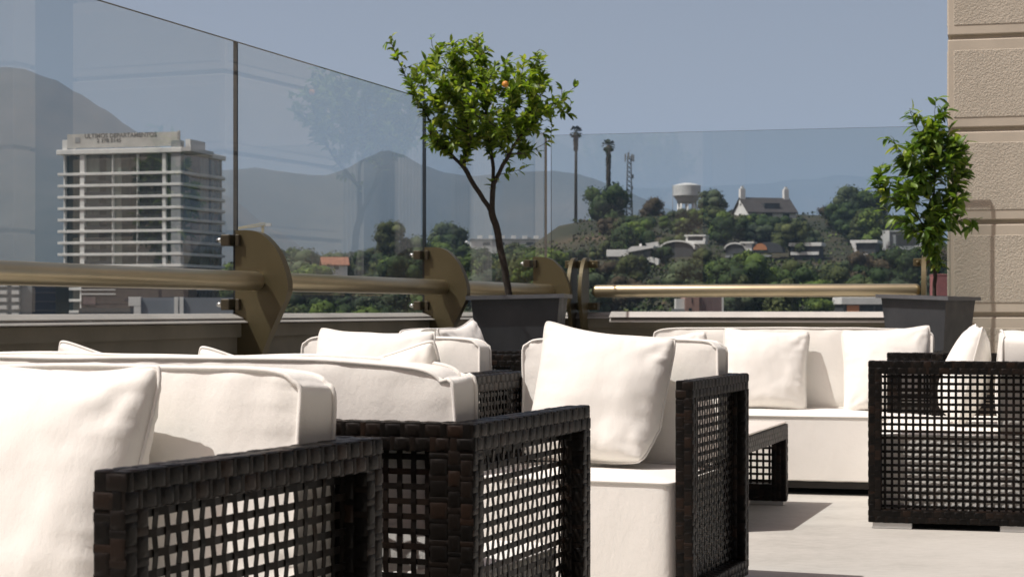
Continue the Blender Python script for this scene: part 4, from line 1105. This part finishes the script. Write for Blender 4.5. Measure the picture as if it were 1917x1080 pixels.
b3, w_, h = block("brown_brick_building", "dark brown brick building at the foot of the tower under the handrail", 152, 352, 533, 330, 9, m_brown)
addpart(b3, "pale_band", (-w_/2, -.1, h-1.0), (-w_/2+6.2, 0, h-.8), m_offw); addpart(b3, "pale_band", (-w_/2, -.1, h-1.8), (-w_/2+6.2, 0, h-1.55), m_offw); addpart(b3, "lower_wing", (-w_/2, -2, 0), (w_/2-5, -.1, h-4.2), m_dgrey); addpart(b3, "mauve_panel", (-w_/2+.4, -.12, h-3.6), (-w_/2+2.6, 0, h-2.2), m_pinkd)
b4, w_, h = block("white_rooftop_block", "white and blue-grey rooftop block under the left handrail beside the bracket", 250, 440, 557, 240, 8, simple("blue_grey_panel", (.22, .25, .29), .8, 0, .05, .5))
addpart(b4, "white_fin", (-w_/2-.6, -.3, h-1.1), (-w_/2+1.0, .5, h+.1), m_white); addpart(b4, "white_fin", (-w_/2+.1, -.28, 0), (-w_/2+1.0, .5, h-1.12), m_white); addpart(b4, "white_fin", (-w_/2+5.4, -.3, 0), (-w_/2+5.9, .4, h+.08), m_white); addpart(b4, "white_fin", (-w_/2+6.1, -.3, 0), (-w_/2+6.6, .4, h+.08), m_white)
# crane
cr = empty("tower_crane", at(492, 470, 760)); tag(cr, "small yellow and white tower crane far away, right of the apartment tower", "crane")
a = MB(); k = 760/F; m_yel = simple("faded_yellow_steel", (.50, .40, .16), .7)
a.box((-.5, -.5, -20), (.5, .5, 47*k)); a.build("mast", m_yel, cr)
a = MB()
for s_ in (-.5, .5): a.tube([(-11, s_, 41*k), (3.5, s_, 49*k)], .16, 5)
a.tube([(-11, 0, 43*k), (0, 0, 52*k), (3.5, 0, 50*k)], .16, 5)
for i in range(12): a.tube([(-11+i*1.2, -.5, (41+i*.66)*k), (-10.4+i*1.2, 0, (43.3+i*.7)*k)], .09, 4)
a.build("jib", m_yel, cr); addpart(cr, "counterweight", (1.2, -.7, 46*k), (3.4, .7, 52*k), m_white)

# ------------------------------------------------------------------ trees on the hillside
def foliage(name, stops):
    m, t, b, _ = newmat(name); t.links.new(island_var(t, stops), b.inputs['Base Color']); b.inputs['Roughness'].default_value = .75; b.inputs['Specular IOR Level'].default_value = .2
    return m
FOL = [foliage("dark_green_foliage", [(0, (0.01464, 0.02928, 0.00976)), (.6, (0.03416, 0.061, 0.01708)), (1, (0.0671, 0.1037, 0.02684))]),
       foliage("olive_foliage", [(0, (0.03172, 0.04392, 0.01464)), (.6, (0.0671, 0.08296, 0.02684)), (1, (0.122, 0.1403, 0.0488))]),
       foliage("greygreen_foliage", [(0, (0.02684, 0.04148, 0.02196)), (.6, (0.0549, 0.07808, 0.03904)), (1, (0.1037, 0.1281, 0.0671))]),
       foliage("bright_green_foliage", [(0, (0.0427, 0.0732, 0.01464)), (.6, (0.0915, 0.1403, 0.0244)), (1, (0.1586, 0.2074, 0.0427))]),
       foliage("dry_brown_foliage", [(0, (0.0427, 0.03416, 0.01952)), (.6, (0.0793, 0.061, 0.0366)), (1, (0.1342, 0.1037, 0.061))])]
def crown_mesh(seed, H, Wd, nl, shape):
    rnd = random.Random(seed); mb = MB(); mb.tube([(0, 0, -1.5), (.1, 0, H*.3), (0, 0, H*.75)], [.22*H/8, .16*H/8, .05], 6, 1)
    lobes = []
    for i in range(nl):
        if shape == 'round': t_ = rnd.uniform(0, 6.28); r_ = Wd*.32*math.sqrt(rnd.random()); z = H*rnd.uniform(.34, .84); lr = Wd*rnd.uniform(.17, .30)
        elif shape == 'tall': t_ = rnd.uniform(0, 6.28); r_ = Wd*.2*math.sqrt(rnd.random()); z = H*rnd.uniform(.2, .92); lr = Wd*rnd.uniform(.18, .28)*(1.15-z/H*.5)
        else: t_ = rnd.uniform(0, 6.28); r_ = Wd*.42*math.sqrt(rnd.random()); z = H*rnd.uniform(.18, .72); lr = Wd*rnd.uniform(.14, .24)
        lobes.append((Vector((r_*math.cos(t_), r_*math.sin(t_), z)), lr))
    for c, lr in lobes:
        mb.lathe([(.02, -lr*.66), (lr*.55, -lr*.42), (lr*.78, 0), (lr*.55, lr*.42), (.02, lr*.66)], 8, tuple(c), 0)
        for k in range(int(84)):
            d = Vector((rnd.gauss(0, 1), rnd.gauss(0, 1), rnd.gauss(0, 1))).normalized(); rr = lr*rnd.uniform(.82, 1.08)
            p = c + Vector((d.x, d.y, d.z*.82))*rr; nrm = (d + Vector((rnd.gauss(0, .3), rnd.gauss(0, .3), rnd.gauss(0, .3)+.15))).normalized()
            e1 = nrm.orthogonal().normalized(); e1.rotate(Matrix.Rotation(rnd.uniform(0, 6.28), 3, nrm)); e2 = nrm.cross(e1); s_ = rnd.uniform(.15, .36)*H/9
            mb.quad(p-e1*s_, p-e2*s_*.7, p+e1*s_, p+e2*s_*.7)
    return mb
TM = []
for ci in range(5):
    row = []
    for si, (H, Wd, nl, sh) in enumerate(((9, 8.5, 20, 'round'), (11, 6.0, 20, 'tall'), (6.0, 7.5, 16, 'bush'), (8, 7, 16, 'round'))):
        row.append(crown_mesh(ci*10+si+1, H, Wd, nl, sh).mesh("tree", [FOL[ci], m_ptrunk]))
    TM.append(row)
TLAB = ["dark green rounded tree growing on the hillside", "olive green tree growing on the hillside", "grey-green tree growing on the hillside", "bright green tree growing on the hillside", "dry brownish tree growing on the hillside"]
TGRP = ["dark green trees on the hillside", "olive trees on the hillside", "grey-green trees on the hillside", "bright green trees on the hillside", "dry brownish trees on the hillside"]
rt = random.Random(77)
def tree_at(px, py_base, Y, ci, si, s, label=None, z=None):
    p = at(px, 580, Y); zz_ = ground(p.x, Y) if z is None else z
    if py_base is not None: zz_ = .85+(580-py_base)*Y/F
    o = bpy.data.objects.new("hillside_tree", TM[ci][si]); C.objects.link(o); o.location = (p.x, Y, zz_-.3); o.rotation_euler = (0, 0, rt.uniform(0, 6.28)); o.scale = (s*rt.uniform(.9, 1.15), s*rt.uniform(.9, 1.15), s)
    if label: tag(o, label, "tree")
    else: tag(o, TLAB[ci], "tree", TGRP[ci])
    return o
# singled-out trees
tree_at(1136, 450, 500, 0, 0, 1.75, "largest dark tree on the crest, at the foot of the shaggy palm")
tree_at(1590, 425, 490, 2, 0, 1.25, "tall grey-green tree on the crest, left half of the pair right of the villa")
tree_at(1632, 430, 480, 0, 0, 1.2, "tall dark tree on the crest, right half of the pair right of the villa")
tree_at(1222, 425, 520, 4, 3, 1.1, "brownish rounded tree on the crest left of the water tower")
tree_at(1333, 415, 500, 2, 0, 1.0, "grey-green rounded tree on the crest between water tower and villa")
tree_at(838, 495, 560, 2, 0, 1.45, "large hazy tree seen through the third glass pane, left of the citrus trunk")
tree_at(730, 492, 470, 1, 0, 1.25, "broad olive tree in the middle glass pane beside the bracket")
tree_at(775, 560, 300, 0, 2, 1.5, "dark leaning bushy tree right beside the middle bracket")
tree_at(985, 535, 240, 3, 2, .75, "bright green bush just left of the corner bracket")
tree_at(1215, 470, 470, 3, 2, .42, "small yellow-green shrub above the white stepped house")
for px_, pb_, ci_, si_, s_, lb_ in ((1400, 437, 3, 2, .95, "bright green bushy tree in front of the villa's white gable"), (1440, 432, 1, 2, .85, "olive bushy tree in front of the villa, below its roof"), (1480, 436, 2, 2, .95, "grey-green bushy tree at the right end of the villa"), (1290, 436, 1, 3, .85, "olive tree hiding the foot of the water tower"), (1266, 437, 2, 3, .9, "grey-green tree at the left foot of the water tower"), (1304, 434, 3, 3, .85, "bright green tree at the right foot of the water tower"), (1330, 440, 0, 3, .9, "dark tree right of the water tower foot, below the crest")):
    tree_at(px_, pb_, 488, ci_, si_, s_, lb_)
houses_px = [(1375, 1495, 375, 400, 505), (1140, 1240, 455, 500, 400), (1225, 1330, 440, 475, 430), (1355, 1455, 450, 476, 420), (1476, 1535, 450, 476, 420), (1640, 1745, 428, 500, 425), (1598, 1645, 445, 480, 412), (868, 1070, 445, 466, 740), (596, 650, 476, 502, 430), (1580, 1680, 556, 600, 255), (1262, 1355, 556, 600, 250), (1675, 1780, 515, 545, 315), (245, 440, 545, 600, 240), (0, 245, 540, 600, 330), (1258, 1314, 345, 392, 585)]
def hides(px, ytop, Y, hw):
    for x0, x1, y0, y1, yh in houses_px:
        if Y < yh and px+hw > x0 and px-hw < x1 and ytop < y1-3 and ytop > y0-160: 
            pt = ytop
            if pt < y0 + (y1-y0)*.30: return True
    return False
cnt_t = 0; tries = 0
while cnt_t < 290 and tries < 9000:
    tries += 1
    px = rt.uniform(430, 1800); Y = rt.choice((rt.uniform(225, 300), rt.uniform(270, 420), rt.uniform(290, 530), rt.uniform(470, 530), rt.uniform(440, 530), rt.uniform(560, 900) if px < 1060 else rt.uniform(300, 500)))
    p = at(px, 580, Y); z = ground(p.x, Y); ci = rt.choices(range(5), (4.5, 2.8, 2.4, 1.5, .7))[0]; si = rt.choice((0, 0, 1, 2, 2, 3)); s = rt.uniform(.75, 1.45)*(1 if Y > 300 else .72)
    Ht = (9, 11, 6, 8)[si]*s; ytop = 580-(z+Ht-.85)*F/Y; ybase = 580-(z-.85)*F/Y; hw = .5*(8.5, 6, 7.5, 7)[si]*s*F/Y
    lim = interp([(430, 470), (560, 458), (650, 462), (760, 440), (860, 430), (1000, 436), (1030, 412), (1080, 404), (1110, 395), (1160, 395), (1230, 385), (1330, 378), (1400, 392), (1500, 385), (1560, 375), (1650, 372), (1690, 405), (1800, 425)], px)
    if ytop < lim: continue
    if ytop > 590: continue
    if hides(px, ytop, Y, hw): continue
    if 1010 < px < 1125 and 400 < ytop < 432 and Y > 400 and rt.random() < .7: continue
    tree_at(px, None, Y, ci, si, s); cnt_t += 1
# low scrub between the trees
mb = MB(); rs_ = random.Random(5); SC = []
for i in range(9000):
    px = rs_.uniform(420, 1820); Y = rs_.uniform(215, 560) if px > 1000 else rs_.uniform(215, 920); p = at(px, 580, Y); z = ground(p.x, Y)
    ht = rs_.uniform(.2, 1.0)
    yt = 580-(z+ht-.85)*F/Y
    if hides(px, yt, Y, 3): continue
    mi = rs_.choices(range(5), (3.5, 2.5, 2, 1.2, 1.3))[0]
    c = Vector((p.x, Y, z+ht*.5))
    for k in range(3):
        d = Vector((rs_.gauss(0, 1), rs_.gauss(0, 1), rs_.gauss(0, .7)+.3)).normalized(); q = c + Vector((rs_.gauss(0, .7), rs_.gauss(0, .7), rs_.uniform(-.3, .5)*ht)); e1 = d.orthogonal().normalized(); e2 = d.cross(e1); s_ = rs_.uniform(.2, .55)
        mb.quad(q-e1*s_, q-e2*s_*.8, q+e1*s_, q+e2*s_*.8, mi)
tag(mb.build("hillside_scrub", FOL), "low olive and brown scrub covering the hillside between the trees", "scrub", kind="stuff")

# ------------------------------------------------------------------ haze
a = MB(); a.box((-9000, -60, -16), (9000, 14600, 980))
hz_m = bpy.data.materials.new("summer_haze"); hz_m.use_nodes = True; t = hz_m.node_tree; t.nodes.clear()
out = N(t, 'ShaderNodeOutputMaterial'); pv = N(t, 'ShaderNodeVolumePrincipled')
pv.inputs['Color'].default_value = (.515, .71, .97, 1); pv.inputs['Density'].default_value = 0.000135; pv.inputs['Anisotropy'].default_value = 0.0
t.links.new(pv.outputs[0], out.inputs['Volume'])
tag(a.build("haze", hz_m), kind="stuff")
